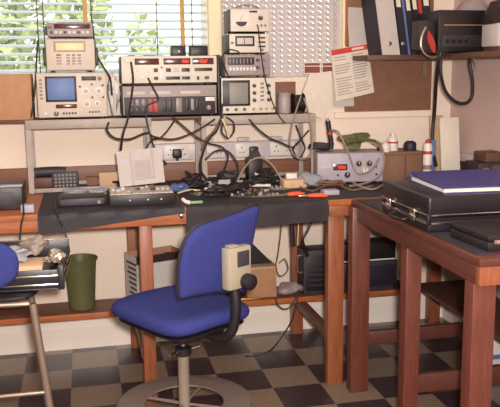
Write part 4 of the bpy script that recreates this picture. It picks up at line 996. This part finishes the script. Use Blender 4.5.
t['label'] = 'dark grey metal unit with side handle under bench corner'
fin('case', MB().box((-hw, 0, 0), (hw, 0.14, hh), 0.005), 'darkgrey', t)
fin('front_frame', MB().box((-hw+0.012, -0.004, 0.02), (hw-0.012, -0.0004, hh-0.03), 0.002), 'black', t)
fin('handle', MB().tube([(-hw-0.002, 0.02, hh-0.03), (-hw-0.03, 0.02, hh-0.035), (-hw-0.03, 0.02, hh-0.12), (-hw-0.002, 0.02, hh-0.125)], 0.005), 'steel', t)
for k in range(5): fin('vent_slot', MB().box((-hw+0.025, -0.0055, 0.05+k*0.03), (hw-0.025, -0.0043, 0.058+k*0.03)), 'darkgrey', t)
t, hw, hh = boxat('equipment_case', '', 'case', (341, 260, 398, 293), 3.92, S0, 'darkgrey', 0.2)
t['label'] = 'wide dark grey case under bench behind the paired legs'
fin('case', MB().box((-hw, 0, 0), (hw, 0.14, hh), 0.005), 'darkgrey', t)
fin('front_frame', MB().box((-hw+0.02, -0.004, 0.02), (hw-0.02, -0.0004, hh-0.02), 0.002), 'navy', t)
fin('corner_foot', MB().box((hw-0.03, -0.006, 0.0), (hw-0.005, -0.0045, 0.03)), 'black', t)
zz = S0+hh+0.0005
t, hw, hh = boxat('equipment_case', '', 'case', (338, 241, 396, 257), 3.93, zz, 'darkgrey', 0.2)
t['label'] = 'flat black case with white strip stacked on wide grey case'
fin('case', MB().box((-hw, 0, 0), (hw, 0.13, hh), 0.005), 'black', t)
fin('white_strip', MB().box((-hw+0.006, -0.003, 0.004), (hw-0.006, -0.0003, 0.012)), 'whitep', t)['label'] = 'white strip'
# leads hanging below bench
for lb, pts, r_, m in (
 ('flat black cable hanging under bench at rear leg', [(291, 205, 3.6), (292, 225, 3.6), (293, 246, 3.6)], .012, 'black'),
 ('pale grey cable hanging beside the flat black one', [(298.5, 205, 3.62), (298.5, 225, 3.62), (297.5, 245, 3.62)], .0035, 'creamcab'),
 ('black loop of flex hanging under bench corner', [(312, 205, 3.5), (312, 220, 3.5), (307, 232, 3.5), (303, 240, 3.5), (306, 250, 3.52), (308, 256, 3.55)], .006, 'blackrub'),
 ('thin brown cord hanging down to the brown box', [(282, 205, 3.8), (281, 230, 3.8), (278, 255, 3.85), (276, 266, 3.88), (280, 276, 3.88), (288, 270, 3.86), (285, 259, 3.86), (279, 263, 3.87)], .003, 'browncab'),
 ('black cord trailing from lower shelf onto the floor', [(298, 290, 3.87), (297, 302, 3.86), (292, 320, 3.86), (283, 335, 3.9), (272, 349, 3.86), (258, 356, 3.8), (245, 356, 3.8)], .0045, 'blackrub'),
 ('thin brown cord looping below shelf edge', [(276, 297, 3.87), (277, 304, 3.865), (284, 309, 3.865), (291, 306, 3.865), (296, 297, 3.87)], .0035, 'blackrub')):
    cable(lb, a3(pts), r_, m)
# carton under the right bench
p = at(494, 372, Z=0.0)
t = thing('white_carton', 'white carton with blue band on floor beneath right bench', 'carton', (2.035, 3.40, 0))
fin('carton_body', MB().box((-0.075, -0.1, 0), (0.075, 0.1, 0.17), 0.004), 'whitep', t)
fin('blue_band', MB().box((-0.0762, -0.1012, 0.06), (0.0762, 0.1012, 0.085)), 'bluel', t)

# ------------------------------------------------------------------ blue swivel chair
CX, CY, HD = 0.345, 2.87, radians(30)
t = thing('swivel_chair', 'blue upholstered swivel chair with round foot ring in front of bench', 'chair', (CX, CY, 0), HD)
# local: +y is the way the chair faces
SH = 0.60
fin('seat', MB().pad(0.42, 0.51, 0.07, lambda u, v, d: (u+0.032, v+0.055, SH-0.012+d-0.9*max(0, (v-0.12))**2-0.012*(u/0.2)**2), 5.0, 0.02), 'blue', t)
fin('seat_shell', MB().pad(0.38, 0.46, 0.016, lambda u, v, d: (u+0.032, v+0.05, SH-0.057+d-0.9*max(0, (v-0.12))**2-0.012*(u/0.2)**2), 5.0, 0.02), 'black', t)
OUT = [(-.150, .045), (-.156, .144), (-.147, .219), (-.122, .270), (-.076, .299), (.024, .313), (.136, .328), (.190, .336), (.209, .318), (.197, .233), (.186, .162), (.183, .079), (.180, .005), (.160, -.008), (.09, .008), (0, .024), (-.10, .030), (-.136, .030)]
def backf(u, v, d):
    return (u, -0.185-v*math.tan(radians(8))+0.35*(u-0.026)**2+d, SH+0.08+v)
bk = fin('backrest', MB().pad(0.4, 0.36, 0.055, backf, n=72, poly=OUT), 'blue', t)
fin('backrest_piping', MB().tube([backf(u, v, 0) for u, v in OUT], 0.0075, 8, 4, closed=True), 'navy', bk)
br = fin('back_upright', MB().tube([(0.03, 0.02, SH-0.085), (0.045, -0.16, SH-0.09), (0.06, -0.225, SH-0.06), (0.066, -0.25, SH+0.03), (0.066, -0.245, SH+0.12)], 0.02, 10), 'black', t)
hb = fin('mechanism_cover', MB().box((0.005, -0.285, SH+0.125), (0.118, -0.24, SH+0.285), 0.008), 'boxbeige', t); hb['label'] = 'pale beige box on back of chair'
fin('dark_window', MB().box((0.046, -0.288, SH+0.21), (0.104, -0.2853, SH+0.268), 0.002), 'darkgrey', hb)
fin('top_cap', MB().box((0.02, -0.28, SH+0.2853), (0.06, -0.245, SH+0.293), 0.003), 'boxbeige', hb)
fin('tension_knob', MB().lathe([(0.03, -0.2855), (0.032, -0.295), (0.03, -0.315), (0.02, -0.32)], (0.088, 0, SH+0.15), 24, 'Y'), 'black', t)['label'] = 'black round tension knob'
fin('seat_plate', MB().box((-0.11, -0.13, SH-0.095), (0.11, 0.13, SH-0.0655), 0.006), 'black', t)
fin('lever', MB().tube([(0.1, 0.0, SH-0.085), (0.2, -0.02, SH-0.09), (0.25, -0.03, SH-0.085)], 0.007), 'black', t)
fin('upper_post', MB().cyl((0, 0, 0.445), (0, 0, SH-0.0955), 0.014), 'chrome', t)
fin('collar', MB().lathe([(0.03, 0.405), (0.034, 0.41), (0.034, 0.436), (0.02, 0.4445)]), 'black', t)
for a in (-1, 1): fin('collar_screw', MB().cyl((a*0.0345, -0.004, 0.423), (a*0.075, -0.012, 0.426), 0.006), 'chrome', t)
fin('post', MB().cyl((0, 0, 0.09), (0, 0, 0.4045), 0.023), 'chairbase', t)
fr = 0.2
fin('foot_ring', MB().lathe([(0.158, fr), (0.160, fr+0.006), (0.20, fr+0.011), (0.25, fr+0.011), (0.272, fr+0.004), (0.274, fr-0.005), (0.25, fr-0.009), (0.19, fr-0.008), (0.158, fr)], n=64, close=False), 'chairgrey', t)
for k in range(4):
    a = k*pi/2+0.5
    fin('ring_spoke', MB().cyl((0.0235*cos(a), 0.0235*sin(a), fr-0.004), (0.163*cos(a), 0.163*sin(a), fr-0.001), 0.007, n=10), 'chairgrey', t)
for k in range(5):
    a = k*2*pi/5+0.3
    fin('base_arm', MB().hexa([(0.02*cos(a+q)*1.0, 0.02*sin(a+q), z) if i < 2 else (0.27*cos(a+q*0.06), 0.27*sin(a+q*0.06), z2) for i, q, z, z2 in ((0, 1.2, 0.06, 0), (1, -1.2, 0.06, 0), (2, -1.2, 0, 0.055), (3, 1.2, 0, 0.055))] + [(0.02*cos(a+q)*1.0, 0.02*sin(a+q), z) if i < 2 else (0.27*cos(a+q*0.06), 0.27*sin(a+q*0.06), z2) for i, q, z, z2 in ((0, 1.2, 0.095, 0), (1, -1.2, 0.095, 0), (2, -1.2, 0, 0.075), (3, 1.2, 0, 0.075))]), 'black', t)
    fin('caster', MB().cyl((0.26*cos(a)-0.018*sin(a), 0.26*sin(a)+0.018*cos(a), 0.026), (0.26*cos(a)+0.018*sin(a), 0.26*sin(a)-0.018*cos(a), 0.026), 0.026), 'black', t)

# ------------------------------------------------------------------ steel stool-chair at left with an open tool case on it
CH = 0.75
t = thing('steel_chair', 'tall steel legged chair with blue back at left edge of photo', 'chair', (-0.40, 2.88, 0))
fin('seat', MB().pad(0.42, 0.40, 0.024, lambda u, v, d: (u, v, CH-0.0125+d), 4.5), 'black', t)
fin('seat_frame', MB().tube([(-0.17, -0.17, CH-0.036), (0.17, -0.17, CH-0.036), (0.17, 0.17, CH-0.036), (-0.17, 0.17, CH-0.036)], 0.011, 10, 1, closed=True), 'steel', t)
def lg(sx, sy, z): return (sx*((0.185 if sy < 0 else 0.15)+(0.075 if sy < 0 else 0.06)*(1-z/CH)), sy*(0.165+0.03*(1-z/CH)), z)
for sx in (-1, 1):
    for sy in (-1, 1):
        fin('leg', MB().cyl(lg(sx, sy, 0.01), lg(sx, sy, CH-0.04), 0.0135, n=16), 'steel', t)
        fin('foot_cap', MB().cyl(lg(sx, sy, 0.0), lg(sx, sy, 0.025), 0.0165, n=16), 'black', t)
for z in (0.375, 0.285): fin('crossbar', MB().cyl(lg(-1, -1, z), lg(1, -1, z), 0.008, n=12), 'steel', t)
for sx in (-1, 1): fin('crossbar', MB().cyl(lg(sx, -1, 0.14), lg(sx, 1, 0.14), 0.008, n=12), 'steel', t)
for sx in (-1, 1): fin('back_post', MB().tube([(sx*0.10-0.05, -0.17, CH-0.036), (sx*0.10-0.05, -0.245, CH-0.01), (sx*0.10-0.05, -0.285, CH+0.1)], 0.011, 10), 'steel', t)
fin('backrest', MB().pad(0.36, 0.19, 0.045, lambda u, v, d: (u-0.02, -0.285+d-0.12*v+0.5*u*u, CH+0.135+v), 2.6), 'blue', t)
t = thing('tool_case', 'open black tool case with chrome trim lying on steel chair', 'tool case', (-0.265, 2.785, CH+0.001), radians(-3))
w_, d_, h_ = 0.32, 0.36, 0.085
def tray(nm, lo, hi, m): return fin(nm, MB().box(lo, hi, 0.002), m, t)
X0, X1 = -0.14, 0.165; Y0, Y1 = -0.05, 0.33
tray('tray_floor', (X0, Y0, 0), (X1, Y1, 0.006), 'black')
tray('side_wall', (X0, Y0, 0.0063), (X1, Y0+0.008, h_-0.01), 'blacksh'); tray('side_wall', (X0, Y1-0.008, 0.0063), (X1, Y1, h_+0.02), 'blacksh')
tray('side_wall', (X0, Y0+0.0083, 0.0063), (X0+0.008, Y1-0.0083, h_-0.01), 'blacksh'); tray('side_wall', (X1-0.008, Y0+0.0083, 0.0063), (X1, Y1-0.0083, h_-0.01), 'blacksh')
for z in (0.018, 0.05):
    fin('metal_trim', MB().box((X0-0.003, Y0-0.004, z), (X1+0.003, Y0-0.0003, z+0.006), 0.0015).box((X1+0.0003, Y0-0.004, z), (X1+0.004, Y1, z+0.006), 0.0015), 'chrome', t)
fin('rim_trim', MB().box((X0, Y1-0.010, h_+0.0203), (X1, Y1+0.002, h_+0.024), 0.001), 'steel', t)
fin('corner_post', MB().box((X1-0.016, Y0-0.006, 0.0), (X1+0.006, Y0+0.02, h_+0.004), 0.003), 'black', t)
zc = CH+0.0075
single('tan_packet', MB().box((-0.10, -0.07, 0), (0.10, 0.07, 0.062), 0.006), 'cardd', 'flat tan packet lying inside the open tool case', 'packet', (-0.275, 2.90, zc))
single('brown_paper_bag', crumple(0.05, 0.03, 0.035, 51), 'chairbase', 'crumpled grey-brown paper bag at back of open tool case', 'bag', (-0.215, 3.03, zc+0.055))
single('polythene_bag', crumple(0.05, 0.04, 0.024, 53), 'poly', 'clear polythene bag resting on tan packet in tool case', 'bag', (-0.275, 2.92, zc+0.0625))
single('foil_scrap', crumple(0.032, 0.03, 0.02, 55, k=0.6), 'chrome', 'crumpled silver foil at right front corner of tool case', 'foil', (-0.125, 2.80, CH+0.078))
single('dark_tools', crumple(0.035, 0.05, 0.02, 57, k=0.6), 'black', 'heap of small black tools by the silver foil in tool case', 'tools', (-0.14, 2.90, zc+0.04))
